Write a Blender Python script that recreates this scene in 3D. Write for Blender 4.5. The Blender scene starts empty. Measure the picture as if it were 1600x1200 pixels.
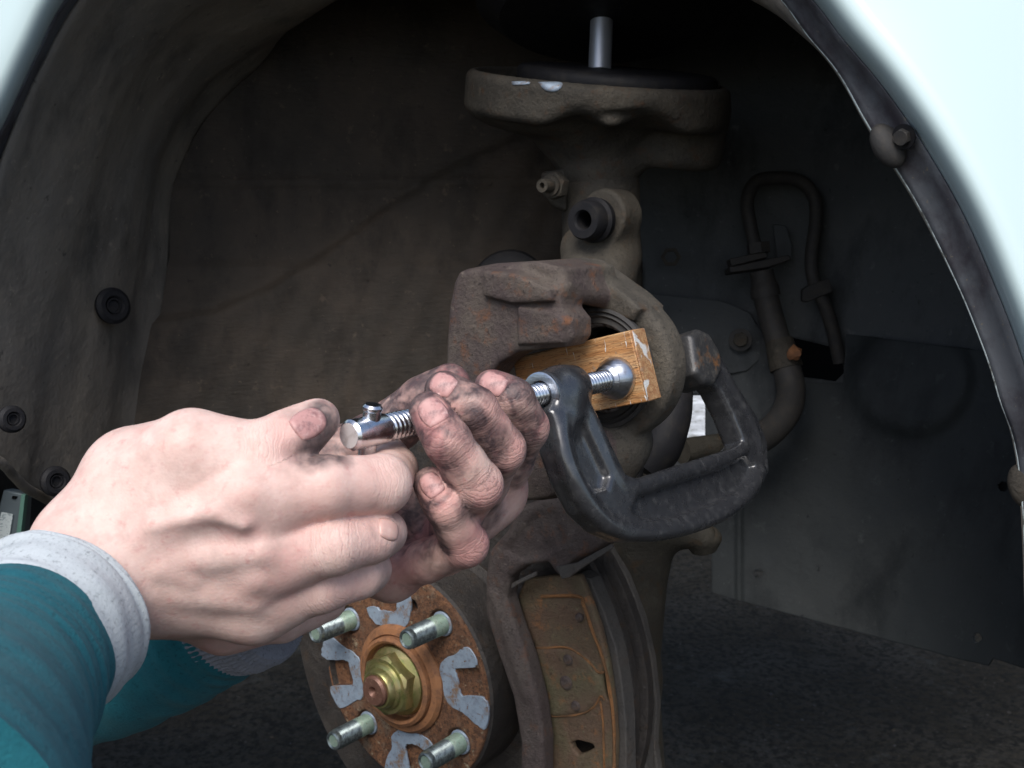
import bpy, bmesh, math, random
import numpy as np
from mathutils import Matrix, Vector
random.seed(4); RNG = np.random.default_rng(7)
sc = bpy.context.scene
COL = sc.collection

# ------------------------------------------------------------------ camera, world, sun, exposure
PITCH = math.radians(15.0); F = 1690.0; CAMZ = 0.75
cam = bpy.data.cameras.new('camera'); camo = bpy.data.objects.new('camera', cam); COL.objects.link(camo)
camo.location = (0, 0, CAMZ); camo.rotation_euler = (math.pi/2 - PITCH, 0, 0)
cam.sensor_width = 36; cam.lens = 36*F/1600; cam.clip_start = 0.01; cam.clip_end = 400
cam.dof.use_dof = True; cam.dof.focus_distance = 0.46; cam.dof.aperture_fstop = 36
sc.camera = camo
w = bpy.data.worlds.new('World'); sc.world = w; w.use_nodes = True
SUN_EL, SUN_AZ = math.radians(55), math.radians(192)      # azimuth clockwise from +Y
nt = w.node_tree; sky = nt.nodes.new('ShaderNodeTexSky'); sky.sky_type = 'NISHITA'
sky.sun_disc = False; sky.sun_elevation = SUN_EL; sky.sun_rotation = SUN_AZ
sky.air_density = 1.0; sky.dust_density = 3.0; sky.ozone_density = 1.5
nt.links.new(sky.outputs[0], nt.nodes['Background'].inputs[0]); nt.nodes['Background'].inputs[1].default_value = 0.085
sl = bpy.data.lights.new('sun', 'SUN'); so = bpy.data.objects.new('sun', sl); COL.objects.link(so)
sl.energy = 1.4; sl.angle = math.radians(36); sl.color = (1.0, 0.98, 0.96)
sd = Vector((math.sin(SUN_AZ)*math.cos(SUN_EL), math.cos(SUN_AZ)*math.cos(SUN_EL), math.sin(SUN_EL)))
so.rotation_euler = sd.to_track_quat('Z', 'Y').to_euler()
sc.view_settings.view_transform = 'Standard'; sc.view_settings.look = 'None'
sc.view_settings.exposure = 1.0; sc.view_settings.gamma = 1
sc.cycles.max_bounces = 8

# ------------------------------------------------------------------ frames: camera space in mm (x right, y down, z forward) <-> world metres
def V(*a): return np.array(a, float)
def unit(v): v = np.asarray(v, float); return v/np.linalg.norm(v)
def c(px, py, z): return V((px-800)/F*z, (py-600)/F*z, z)
CR = np.array(camo.rotation_euler.to_matrix())
def W(p):
    p = np.atleast_2d(np.asarray(p, float))/1000
    return (np.stack([p[:, 0], -p[:, 1], -p[:, 2]], 1) @ CR.T) + np.array([0, 0, CAMZ])
def toplane(pts, P0, n):          # points where the sight lines of photo points meet a plane
    out = []
    for x, y in pts:
        r = V((x-800)/F, (y-600)/F, 1); out.append(r*np.dot(n, P0)/np.dot(n, r))
    return np.array(out)
def spline(pts, n):
    P = np.array(pts, float)
    if len(P) == 2: return P[0] + (P[1]-P[0])*np.linspace(0, 1, n)[:, None]
    Q = np.vstack([2*P[0]-P[1], P, 2*P[-1]-P[-2]]); out = []; m = len(P)-1
    for t in np.linspace(0, m-1e-9, n):
        i = int(t); f = t-i; a, b, c_, d = Q[i:i+4]
        out.append(.5*((2*b)+(-a+c_)*f+(2*a-5*b+4*c_-d)*f*f+(-a+3*b-3*c_+d)*f**3))
    return np.array(out)
A = unit(V(-.613, .125, -.78))              # outward axis shared by hub, caliper and clamp screw
D_ = -A                                     # the way the clamp screw points
U = unit(np.cross(V(0, 1, 0), A)); U = U if U[0] > 0 else -U
T = np.cross(A, U); T = T if T[1] > 0 else -T

# ------------------------------------------------------------------ object helpers
def link(o, parent=None):
    COL.objects.link(o)
    if parent is not None: o.parent = parent
    return o
def thing(name, label, cat, base, group=None):
    o = bpy.data.objects.new(name, None); o.empty_display_size = .02; COL.objects.link(o)
    o.location = W(base)[0]; o['label'] = label; o['category'] = cat
    if group: o['group'] = group
    return o
def wloc(o):
    v = Vector((0, 0, 0))
    while o is not None: v += o.location; o = o.parent
    return v
def mk(name, verts, faces, mat, parent=None, smooth=True, world=False, label=None):
    v = np.asarray(verts, float); v = v if world else W(v)
    ctr = v.mean(0); me = bpy.data.meshes.new(name)
    if isinstance(faces, np.ndarray):
        n, k = faces.shape
        me.vertices.add(len(v)); me.vertices.foreach_set('co', (v-ctr).astype(np.float32).ravel())
        me.loops.add(n*k); me.loops.foreach_set('vertex_index', faces.astype(np.int32).ravel())
        me.polygons.add(n); me.polygons.foreach_set('loop_start', np.arange(0, n*k, k, dtype=np.int32))
        me.update(calc_edges=True)
    else:
        me.from_pydata([tuple(x) for x in (v-ctr)], [], faces); me.update()
    me.polygons.foreach_set('use_smooth', [smooth]*len(me.polygons))
    me.materials.append(mat); o = bpy.data.objects.new(name, me); link(o, parent)
    o.location = Vector(ctr) - (wloc(parent) if parent else Vector((0, 0, 0)))
    if label: o['label'] = label
    return o
def fixn(o):
    bm = bmesh.new(); bm.from_mesh(o.data); bmesh.ops.recalc_face_normals(bm, faces=bm.faces); bm.to_mesh(o.data); bm.free(); return o
def sharp(o, ang=35, bev=0, seg=2):
    if bev:
        m = o.modifiers.new('bevel', 'BEVEL'); m.width = bev/1000; m.segments = seg; m.limit_method = 'ANGLE'; m.angle_limit = math.radians(ang)
        m.harden_normals = False
    o.data.polygons.foreach_set('use_smooth', [True]*len(o.data.polygons))
    bm = bmesh.new(); bm.from_mesh(o.data)
    for e in bm.edges:
        if len(e.link_faces) == 2 and e.calc_face_angle(0) > math.radians(ang): e.smooth = False
    bm.to_mesh(o.data); bm.free(); return o
def frame(a):
    a = unit(a); r = V(0, 1, 0) if abs(a[1]) < .9 else V(1, 0, 0)
    u = unit(np.cross(r, a)); return u, np.cross(a, u), a
def tube(name, path, rad, mat, parent, n=40, seg=20, caps=True, flat=None, ribs=None, raw=False, noise=0):
    P = spline(path, n); R = np.interp(np.linspace(0, 1, n), np.linspace(0, 1, len(rad)), rad) if hasattr(rad, '__len__') else np.full(n, rad)
    tg = np.gradient(P, axis=0); u, v, _ = frame(tg[0]); vs = []
    for i in range(n):
        t = unit(tg[i]); u = unit(u-np.dot(u, t)*t); v = np.cross(t, u)
        for j in range(seg):
            th = 2*math.pi*j/seg; r = R[i]
            if ribs: r += ribs[1]*math.cos(ribs[0]*th)
            if noise: r += noise*(math.sin(3*th+i*.35)+.7*math.sin(i*.9+2*th)+.5*math.sin(5*th-i*.6))
            vs.append(P[i]+u*r*math.cos(th)+v*r*math.sin(th)*(flat or 1))
    fs = [(i*seg+j, i*seg+(j+1) % seg, (i+1)*seg+(j+1) % seg, (i+1)*seg+j) for i in range(n-1) for j in range(seg)]
    if caps: fs += [tuple(range(seg-1, -1, -1)), tuple(range((n-1)*seg, n*seg))]
    if raw: return vs, fs
    return fixn(sharp(mk(name, vs, fs, mat, parent), 50))
def lathe(name, prof, O, axis, mat, parent, seg=48, sh=30, label=None, wob=0):
    u, v, a = frame(axis); vs = []; fs = []; m = len(prof)
    for r, s in prof:
        for j in range(seg):
            th = 2*math.pi*j/seg; rr = max(r, 1e-3)*(1+wob*math.sin(3*th+s)+wob*.6*math.sin(7*th)); vs.append(O+a*s+u*rr*math.cos(th)+v*rr*math.sin(th))
    for i in range(m-1):
        for j in range(seg): fs.append((i*seg+j, i*seg+(j+1) % seg, (i+1)*seg+(j+1) % seg, (i+1)*seg+j))
    if prof[0][0] > 0: fs.append(tuple(range(seg-1, -1, -1)))
    if prof[-1][0] > 0: fs.append(tuple(range((m-1)*seg, m*seg)))
    o = fixn(mk(name, vs, fs, mat, parent, label=label)); return sharp(o, sh)
def ring(name, prof, O, axis, mat, parent, seg=48, sh=30):      # closed section turned round the axis
    u, v, a = frame(axis); vs = []; m = len(prof)
    for r, s in prof:
        for j in range(seg): th = 2*math.pi*j/seg; vs.append(O+a*s+u*r*math.cos(th)+v*r*math.sin(th))
    fs = [(i*seg+j, i*seg+(j+1) % seg, ((i+1) % m)*seg+(j+1) % seg, ((i+1) % m)*seg+j) for i in range(m) for j in range(seg)]
    return sharp(fixn(mk(name, vs, fs, mat, parent)), sh)
def prism(name, P, off, mat, parent, bev=1.0, seg=2, label=None):   # polygon in space pushed along off
    P = np.asarray(P); n = len(P); vs = np.vstack([P, P+off])
    fs = [tuple(range(n)), tuple(range(2*n-1, n-1, -1))]+[(i, (i+1) % n, n+(i+1) % n, n+i) for i in range(n)]
    o = fixn(mk(name, vs, fs, mat, parent, label=label))
    return sharp(o, 28, bev, seg)
def hexnut(name, O, axis, r, h, mat, parent, rot=0, ch=.12):
    u, v, a = frame(axis); vs = []; fs = []; rows = [(1, 0), (1, h*(1-ch)), (1-ch*1.1, h)]
    for k, (q, s) in enumerate(rows):
        for j in range(24):
            th = rot+2*math.pi*j/24; hx = r*math.cos(math.pi/6)/math.cos((th-rot) % (math.pi/3)-math.pi/6)
            rr = hx if k == 0 else (min(hx, r*.985) if k == 1 else r*.86*q/(1-ch*1.1))
            if k == 1: s2 = s+(r-hx)*.25
            else: s2 = s
            vs.append(O+a*s2+u*rr*math.cos(th)+v*rr*math.sin(th))
    for i in range(2):
        for j in range(24): fs.append((i*24+j, i*24+(j+1) % 24, (i+1)*24+(j+1) % 24, (i+1)*24+j))
    fs += [tuple(range(23, -1, -1)), tuple(range(48, 72))]
    return sharp(fixn(mk(name, vs, fs, mat, parent)), 25)
def thread(name, O, axis, R, length, pitch, mat, parent, depth=.75, seg=28, per=5):
    u, v, a = frame(axis); n = int(length/pitch*per)+1; vs = []
    prof = [0, .15, .9, 1, .3]
    for i in range(n):
        for j in range(seg):
            ph = (i/per - j/seg) % 1; d = depth*(1-abs(2*ph-1)**1.3); th = 2*math.pi*j/seg
            rr = R-d; vs.append(O+a*(i*pitch/per)+u*rr*math.cos(th)+v*rr*math.sin(th))
    fs = [(i*seg+j, i*seg+(j+1) % seg, (i+1)*seg+(j+1) % seg, (i+1)*seg+j) for i in range(n-1) for j in range(seg)]
    fs += [tuple(range(seg-1, -1, -1)), tuple(range((n-1)*seg, n*seg))]
    o = fixn(mk(name, vs, fs, mat, parent)); return o

# ------------------------------------------------------------------ volume modelling (distance field -> one continuous surface)
def smin(a, b, k):
    if k <= 0: return np.minimum(a, b)
    h = np.maximum(k-np.abs(a-b), 0)/k; return np.minimum(a, b)-h*h*k*.25
def smax(a, b, k): return -smin(-a, -b, k)
class Vol:
    def __init__(s, O, axes, lo, hi, h):
        s.O = np.asarray(O, float); s.B = np.array([unit(x) for x in axes]); s.h = h; s.lo = np.array(lo, float)
        s.n = (np.ceil((np.array(hi, float)-s.lo)/h)).astype(int)+1
        s.ax = [(s.lo[i]+h*np.arange(s.n[i])).astype(np.float32) for i in range(3)]
        s.D = np.full(s.n, 50, np.float32)
    def loc(s, p): return s.B @ (np.asarray(p, float)-s.O)
    def blk(s, lo, hi):
        i0 = np.clip(np.floor((lo-s.lo)/s.h).astype(int), 0, s.n-1); i1 = np.clip(np.ceil((hi-s.lo)/s.h).astype(int)+1, 1, s.n)
        sl = tuple(slice(a, max(b, a+1)) for a, b in zip(i0, i1))
        return sl, s.ax[0][sl[0]][:, None, None], s.ax[1][sl[1]][None, :, None], s.ax[2][sl[2]][None, None, :]
    def cone(s, a, b, r1, r2, sq=None):                # -> (slice, distance)
        a, b = s.loc(a), s.loc(b); m = max(r1, r2)*1.25+9; sl, X, Y, Z = s.blk(np.minimum(a, b)-m, np.maximum(a, b)+m)
        ab = b-a; L = max(ab@ab, 1e-6); t = np.clip(((X-a[0])*ab[0]+(Y-a[1])*ab[1]+(Z-a[2])*ab[2])/L, 0, 1)
        qx, qy, qz = X-a[0]-t*ab[0], Y-a[1]-t*ab[1], Z-a[2]-t*ab[2]; q2 = qx*qx+qy*qy+qz*qz
        if sq is not None:
            n = s.B @ unit(sq[0]); dn = qx*n[0]+qy*n[1]+qz*n[2]; q2 = q2+dn*dn*(sq[1]**2-1)
        return sl, np.sqrt(q2)-(r1+(r2-r1)*t)
    def ell(s, o, axes, rad):
        o = s.loc(o); m = max(rad)+9; sl, X, Y, Z = s.blk(o-m, o+m); k0 = 0; k1 = 0
        for ax, r in zip(axes, rad):
            n = s.B @ unit(ax); d = (X-o[0])*n[0]+(Y-o[1])*n[1]+(Z-o[2])*n[2]; k0 = k0+(d/r)**2; k1 = k1+(d/r/r)**2
        k0 = np.sqrt(k0); return sl, k0*(k0-1)/np.maximum(np.sqrt(k1), 1e-5)
    def box(s, o, axes, half, r=1):
        o = s.loc(o); m = np.linalg.norm(half)+8; sl, X, Y, Z = s.blk(o-m, o+m); q = []; 
        for ax, hh in zip(axes, half):
            n = s.B @ unit(ax); q.append(np.abs((X-o[0])*n[0]+(Y-o[1])*n[1]+(Z-o[2])*n[2])-hh+r)
        out = sum(np.maximum(x, 0)**2 for x in q)**.5; return sl, out+np.minimum(np.maximum(np.maximum(q[0], q[1]), q[2]), 0)-r
    def cyl(s, a, b, rad, r=1):
        a, b = s.loc(a), s.loc(b); m = rad+8; sl, X, Y, Z = s.blk(np.minimum(a, b)-m, np.maximum(a, b)+m); L = np.linalg.norm(b-a); d = (b-a)/L
        t = (X-a[0])*d[0]+(Y-a[1])*d[1]+(Z-a[2])*d[2]; q2 = (X-a[0])**2+(Y-a[1])**2+(Z-a[2])**2-t*t
        x = np.sqrt(np.maximum(q2, 0))-rad+r; y = np.abs(t-L/2)-L/2+r
        return sl, np.sqrt(np.maximum(x, 0)**2+np.maximum(y, 0)**2)+np.minimum(np.maximum(x, y), 0)-r
    def poly(s, P, z0, z1, r=1.5):                      # polygon (camera points) in the volume's own 1-2 plane, from z0 to z1 on axis 3
        q = np.array([s.loc(p)[:2] for p in P]); lo = np.append(q.min(0)-9, min(z0, z1)-9); hi = np.append(q.max(0)+9, max(z0, z1)+9)
        sl, X, Y, Z = s.blk(lo, hi); x, y = X[:, :, 0], Y[:, :, 0]; d = np.full((x.shape[0], y.shape[1]), 1e9); sg = np.ones_like(d)
        for i in range(len(q)):
            a, b = q[i], q[i-1]; e = b-a; wx, wy = x-a[0], y-a[1]; t = np.clip((wx*e[0]+wy*e[1])/(e@e), 0, 1)
            d = np.minimum(d, (wx-e[0]*t)**2+(wy-e[1]*t)**2)
            c1, c2, c3 = y >= a[1], y < b[1], e[0]*wy > e[1]*wx
            sg = np.where((c1 & c2 & c3) | (~c1 & ~c2 & ~c3), -sg, sg)
        d = (np.sqrt(d)*sg)[:, :, None]; qx = d+r; qz = np.abs(Z-(z0+z1)/2)-abs(z1-z0)/2+r
        return sl, np.sqrt(np.maximum(qx, 0)**2+np.maximum(qz, 0)**2)+np.minimum(np.maximum(qx, qz), 0)-r
    def add(s, p, k=0): s.D[p[0]] = smin(s.D[p[0]], p[1], k); return s
    def cut(s, p, k=0): s.D[p[0]] = smax(s.D[p[0]], -p[1], k); return s
    def mesh(s):
        D = s.D; D[0] = D[-1] = 5; D[:, 0] = D[:, -1] = 5; D[:, :, 0] = D[:, :, -1] = 5
        D = D+1e-5; S = D < 0; n = s.n
        cs = np.zeros(n-1, np.int8)
        for i in (0, 1):
            for j in (0, 1):
                for k in (0, 1): cs += S[i:n[0]-1+i, j:n[1]-1+j, k:n[2]-1+k]
        I = np.argwhere((cs > 0) & (cs < 8)); idx = np.full(n-1, -1, np.int64); idx[tuple(I.T)] = np.arange(len(I))
        cor = [(i, j, k) for i in (0, 1) for j in (0, 1) for k in (0, 1)]; val = np.stack([D[I[:, 0]+a, I[:, 1]+b, I[:, 2]+c_] for a, b, c_ in cor], 1)
        acc = np.zeros((len(I), 3)); cnt = np.zeros(len(I))
        for p in range(8):
            for q in range(p+1, 8):
                df = np.abs(np.array(cor[p])-np.array(cor[q]))
                if df.sum() != 1: continue
                a, b = val[:, p], val[:, q]; m = (a < 0) != (b < 0); t = np.where(m, a/np.where(m, a-b, 1), 0)[:, None]
                pt = np.array(cor[p])+t*(np.array(cor[q])-np.array(cor[p])); acc += pt*m[:, None]; cnt += m
        v = (I+acc/cnt[:, None])*s.h+s.lo; qs = []
        for ax in range(3):
            o1, o2 = [(1, 2), (2, 0), (0, 1)][ax]; a = [slice(None)]*3; b = [slice(None)]*3; a[ax] = slice(0, -1); b[ax] = slice(1, None)
            E = np.argwhere(S[tuple(a)] != S[tuple(b)]); ins = S[tuple(E.T)]
            e1 = np.zeros(3, int); e1[o1] = 1; e2 = np.zeros(3, int); e2[o2] = 1
            q = np.stack([idx[tuple((E-e1-e2).T)], idx[tuple((E-e2).T)], idx[tuple(E.T)], idx[tuple((E-e1).T)]], 1)
            q[~ins] = q[~ins][:, ::-1]; qs.append(q)
        qs = np.vstack(qs); e = np.vstack([qs[:, [i, (i+1) % 4]] for i in range(4)])
        for _ in range(3):
            acc = np.stack([np.bincount(e[:, 0], v[e[:, 1], k], len(v))+np.bincount(e[:, 1], v[e[:, 0], k], len(v)) for k in range(3)], 1); cn = np.bincount(e.ravel(), minlength=len(v))[:, None]
            v = v+.5*(acc/np.maximum(cn, 1)-v)
        return v @ s.B+s.O, qs
    def samp(s, P):
        q = (np.asarray(P, float).reshape(-1, 3)-s.O) @ s.B.T; g = np.clip((q-s.lo)/s.h, 0, s.n-1.001); i = g.astype(int); f = g-i; out = 0
        for a in (0, 1):
            for b in (0, 1):
                for c_ in (0, 1): out = out+(f[:, 0] if a else 1-f[:, 0])*(f[:, 1] if b else 1-f[:, 1])*(f[:, 2] if c_ else 1-f[:, 2])*s.D[i[:, 0]+a, i[:, 1]+b, i[:, 2]+c_]
        return out
    def grad(s, P, e=1.2): return np.stack([s.samp(P+e*x)-s.samp(P-e*x) for x in np.eye(3)], 1)
    def hit(s, px, py, z0, z1):
        z = np.arange(z0, z1, .25); P = np.stack([c(px, py, x) for x in z]); d = s.samp(P); k = np.argmax(d < 0); return P[k] if d[k] < 0 else P[np.argmin(d)]
    def obj(s, name, mat, parent, label=None):
        v, q = s.mesh(); return mk(name, v, q, mat, parent, label=label)
XYZ = (V(1, 0, 0), V(0, 1, 0), V(0, 0, 1))

# ------------------------------------------------------------------ materials
def rgb(*a): return (*a, 1.0)
class M:
    def __init__(s, name, base, rough=.6, metal=0, spec=.5):
        s.m = bpy.data.materials.new(name); s.m.use_nodes = True; s.t = s.m.node_tree; s.N = s.t.nodes; s.b = s.N['Principled BSDF']
        s.tc = s.N.new('ShaderNodeTexCoord').outputs['Object']; s.b.inputs['Base Color'].default_value = rgb(*base)
        s.b.inputs['Roughness'].default_value = rough; s.b.inputs['Metallic'].default_value = metal; s.b.inputs['Specular IOR Level'].default_value = spec
        s.col = None; s.base = base; s.nrm = None
    def L(s, a, b): s.t.links.new(a, b)
    def mapped(s, sc3):
        mp = s.N.new('ShaderNodeMapping'); mp.inputs['Scale'].default_value = sc3; s.L(s.tc, mp.inputs[0]); return mp.outputs[0]
    def noise(s, mm, detail=6, rough=.6, st=None, dist=0):   # feature size in mm
        n = s.N.new('ShaderNodeTexNoise'); n.inputs['Scale'].default_value = 1000/mm if st is None else 1; n.inputs['Detail'].default_value = detail
        n.inputs['Roughness'].default_value = rough; n.inputs['Distortion'].default_value = dist
        s.L(s.tc if st is None else s.mapped([1000/x for x in st]), n.inputs[0]); return n.outputs[0]
    def voro(s, mm, feat='F1'):
        n = s.N.new('ShaderNodeTexVoronoi'); n.inputs['Scale'].default_value = 1000/mm; n.feature = feat; s.L(s.tc, n.inputs[0]); return n.outputs[0]
    def attr(s, name): n = s.N.new('ShaderNodeAttribute'); n.attribute_name = name; return n.outputs['Fac']
    def ramp(s, x, lo, hi, a=0., b=1.):
        n = s.N.new('ShaderNodeMapRange'); s.L(x, n.inputs[0]); n.inputs[1].default_value = lo; n.inputs[2].default_value = hi
        n.inputs[3].default_value = a; n.inputs[4].default_value = b; return n.outputs[0]
    def math(s, op, a, b=0.):
        n = s.N.new('ShaderNodeMath'); n.operation = op
        for i, x in enumerate((a, b)):
            if isinstance(x, (int, float)): n.inputs[i].default_value = x
            else: s.L(x, n.inputs[i])
        return n.outputs[0]
    def mix(s, fac, col):
        n = s.N.new('ShaderNodeMix'); n.data_type = 'RGBA'
        if isinstance(fac, (int, float)): n.inputs[0].default_value = fac
        else: s.L(fac, n.inputs[0])
        if s.col is None: n.inputs[6].default_value = rgb(*s.base)
        else: s.L(s.col, n.inputs[6])
        n.inputs[7].default_value = rgb(*col); s.col = n.outputs[2]; s.L(s.col, s.b.inputs['Base Color']); return s
    def tint(s, mm, col, lo=.45, hi=.6, detail=6, st=None): return s.mix(s.ramp(s.noise(mm, detail, .65, st), lo, hi), col)
    def bump(s, h, dist, strength=1.):
        n = s.N.new('ShaderNodeBump'); n.inputs['Distance'].default_value = dist/1000; n.inputs['Strength'].default_value = strength; s.L(h, n.inputs['Height'])
        if s.nrm is not None: s.L(s.nrm, n.inputs['Normal'])
        s.nrm = n.outputs[0]; s.L(s.nrm, s.b.inputs['Normal']); return s
    def rgh(s, x, a, b, lo=.3, hi=.7): s.L(s.ramp(x, lo, hi, a, b), s.b.inputs['Roughness']); return s
def cast(name, base, rust, dust, metal=0.15, rough=.75, bmm=2.2, bd=.5):
    m = M(name, base, rough, metal, .35); m.tint(26, dust, .42, .66); m.tint(9, rust, .56, .72); m.tint(2.5, tuple(x*.55 for x in base), .56, .7)
    m.tint(1.6, tuple(min(1, x*1.9) for x in dust), .66, .74); m.tint(1.1, tuple(x*.4 for x in base), .60, .68, 4); m.tint(5, tuple(min(1, x*1.5) for x in dust), .62, .72, 8); m.bump(m.noise(bmm, 8, .75), bd*1.9); m.bump(m.noise(12, 4), 1.3); return m.m
m_fender = M('fender_paint', (.53, .66, .66), .35); m_fender.tint(30, (.36, .40, .40), .66, .76, 8); m_fender.tint(6, (.2, .2, .2), .72, .76); m_fender.b.inputs['Coat Weight'].default_value = .5; m_fender = m_fender.m
m_edge = M('lip_paint_highlight', (.55, .62, .60), .4); m_edge.tint(8, (.12, .12, .1), .5, .62); m_edge.bump(m_edge.noise(1.5), .2); m_edge = m_edge.m  # pale paint that also carries the highlight along the flange edge
m_flange = M('dark_flange', (.112, .118, .128), .38); m_flange.tint(30, (.055, .05, .058), .42, .6); m_flange.tint(3, (.2, .17, .12), .64, .7); m_flange.bump(m_flange.noise(5), .35); m_flange = m_flange.m  # darker grey than the fender skin, with blotches
def plastic(name, base, dust, fibre=False):
    m = M(name, base, .72, 0, .3); m.tint(90, dust, .35, .7); m.tint(20, tuple(x*.6 for x in base), .5, .7, st=(40, 40, 90)); m.tint(3, tuple(min(1, x*2.2) for x in dust), .69, .74)
    m.tint(14, tuple(min(1, x*1.25) for x in dust), .62, .72, 8); m.tint(5, tuple(x*1.5 for x in dust), .66, .73, 5); m.tint(8, tuple(x*.5 for x in base), .64, .72, 7)
    m.bump(m.noise(2.2 if not fibre else 0, 6, .6, None if not fibre else (9, 9, 2.5)), .8 if fibre else .35); m.bump(m.noise(30, 3), 2.0); return m.m
m_liner = plastic('dusty_liner_plastic', (.18, .166, .146), (.235, .205, .165))
m_wall = plastic('felt_inner_panel', (.040, .034, .027), (.076, .058, .043), True)
m_panel = plastic('painted_inner_panel', (.062, .070, .075), (.085, .090, .090))
m_shield = plastic('dusty_splash_shield', (.029, .035, .038), (.040, .045, .046))
m_black = M('black_rubber', (.014, .014, .016), .6, 0, .2); m_black.tint(8, (.026, .024, .022), .5, .7); m_black.bump(m_black.noise(2), .2); m_black = m_black.m
m_hose = M('dusty_hose', (.030, .029, .028), .7); m_hose.tint(6, (.045, .040, .034), .45, .65); m_hose.bump(m_hose.noise(1.5), .2); m_hose = m_hose.m
m_strut = cast('dirty_strut_steel', (.046, .041, .033), (.075, .042, .024), (.075, .065, .05), .1, .75, 3, .35)
m_cast = cast('caliper_cast_iron', (.075, .056, .052), (.16, .07, .035), (.12, .098, .078), .2, .6)
m_housing = cast('dusty_caliper_housing', (.070, .062, .050), (.10, .062, .036), (.115, .10, .078), .15, .72)
m_brk = cast('bracket_iron', (.082, .063, .058), (.14, .066, .038), (.112, .092, .08), .2, .6)
m_knu = cast('knuckle_iron', (.042, .038, .030), (.065, .04, .02), (.06, .055, .043), .15, .75)
m_disc = cast('disc_iron_dark', (.042, .038, .036), (.07, .045, .028), (.07, .062, .055), .3, .5)
m_padp = cast('pad_plate', (.135, .088, .058), (.30, .13, .05), (.13, .115, .066), .15, .65)
m_fric = cast('friction_edge', (.070, .066, .062), (.085, .068, .055), (.09, .082, .073), .05, .75)
m_rustln = cast('bright_rust', (.26, .12, .045), (.34, .15, .05), (.13, .08, .045), 0, .85, 1.2, .5)
m_rust = M('rusty_hub_face', (.15, .070, .035), .85); m_rust.tint(12, (.22, .10, .045), .42, .6); m_rust.tint(4, (.10, .045, .022), .48, .62); m_rust.tint(7, (.36, .30, .20), .6, .68); m_rust.tint(1.4, (.045, .022, .014), .56, .66)
m_rust.tint(20, (.19, .135, .09), .54, .66); m_rust.tint(2.2, (.07, .035, .02), .54, .62); m_rust.bump(m_rust.noise(1.6, 8, .75), 1.5); m_rust.bump(m_rust.noise(6, 5, .7), 1.6); m_rust = m_rust.m
m_orust = M('orange_rust_ring', (.27, .12, .05), .8); m_orust.tint(8, (.17, .078, .038), .45, .62); m_orust.tint(2, (.14, .06, .03), .58, .68); m_orust.bump(m_orust.noise(1.5, 6), .35); m_orust = m_orust.m
m_zinc = M('blue_grey_zinc', (.30, .37, .45), .5, .25); m_zinc.tint(5, (.23, .28, .34), .45, .6); m_zinc.tint(8, (.25, .16, .10), .56, .68, 6); m_zinc.tint(2.5, (.17, .10, .06), .60, .66, 6); m_zinc.tint(1.5, (.2, .12, .08), .64, .7); m_zinc.bump(m_zinc.noise(1.5), .15); m_zinc = m_zinc.m
m_stud = M('zinc_stud', (.26, .31, .31), .36, .8); m_stud.tint(2.5, (.12, .14, .15), .45, .62); m_stud.tint(1.5, (.15, .09, .05), .66, .72); m_stud = m_stud.m
m_stud2 = M('green_stud_shank', (.29, .40, .32), .42, .45); m_stud2.tint(3, (.40, .48, .40), .5, .65); m_stud2.tint(2, (.16, .15, .10), .58, .68); m_stud2 = m_stud2.m
m_gold = M('yellow_chromate_nut', (.36, .34, .14), .32, .85); m_gold.tint(9, (.50, .40, .20), .45, .62); m_gold.tint(5, (.26, .29, .10), .52, .64); m_gold.tint(1.4, (.15, .11, .04), .66, .72); m_gold.rgh(m_gold.noise(3), .28, .5); m_gold = m_gold.m
m_brown = M('brown_spindle', (.17, .085, .06), .45, .4); m_brown.tint(2, (.30, .19, .13), .55, .68); m_brown.bump(m_brown.noise(1), .15); m_brown = m_brown.m
m_clamp = M('black_clamp_enamel', (.026, .027, .030), .3, .0, .65); m_clamp.tint(5, (.055, .056, .058), .5, .7); m_clamp.tint(9, (.20, .10, .04), .72, .76); m_clamp.b.inputs['Coat Weight'].default_value = .8; m_clamp.b.inputs['Coat Roughness'].default_value = .16; m_clamp.rgh(m_clamp.noise(6), .2, .38)
m_clamp.bump(m_clamp.noise(1.8, 3, .5), .04); m_clamp.bump(m_clamp.noise(12, 2), .3); m_clamp = m_clamp.m
m_worn = M('worn_clamp_end', (.045, .045, .046), .4, .2); m_worn.tint(9, (.17, .085, .04), .56, .64); m_worn.tint(5, (.10, .095, .085), .52, .68); m_worn.bump(m_worn.noise(1.5), .3); m_worn = m_worn.m
m_chrome = M('plated_screw', (.72, .74, .77), .2, 1); m_chrome.tint(4, (.45, .42, .40), .55, .72); m_chrome.rgh(m_chrome.noise(3), .14, .32); m_chrome = m_chrome.m
m_steel = M('brushed_pad_steel', (.55, .58, .62), .3, 1); m_steel.tint(3, (.38, .38, .40), .5, .7); m_steel.bump(m_steel.noise(0, 3, .5, (12, 12, .6)), .08); m_steel = m_steel.m
m_rod = M('chrome_rod', (.5, .53, .58), .38, .7).m
# wood: growth rings by noise stretched along the block
m_wood = M('oak_face', (.43, .205, .075), .5, 0, .4)
m_woodend = M('painted_oak_end', (.33, .16, .07), .65)
m_hole = M('bore_black', (.006, .006, .006), .9, 0, 0).m
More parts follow.
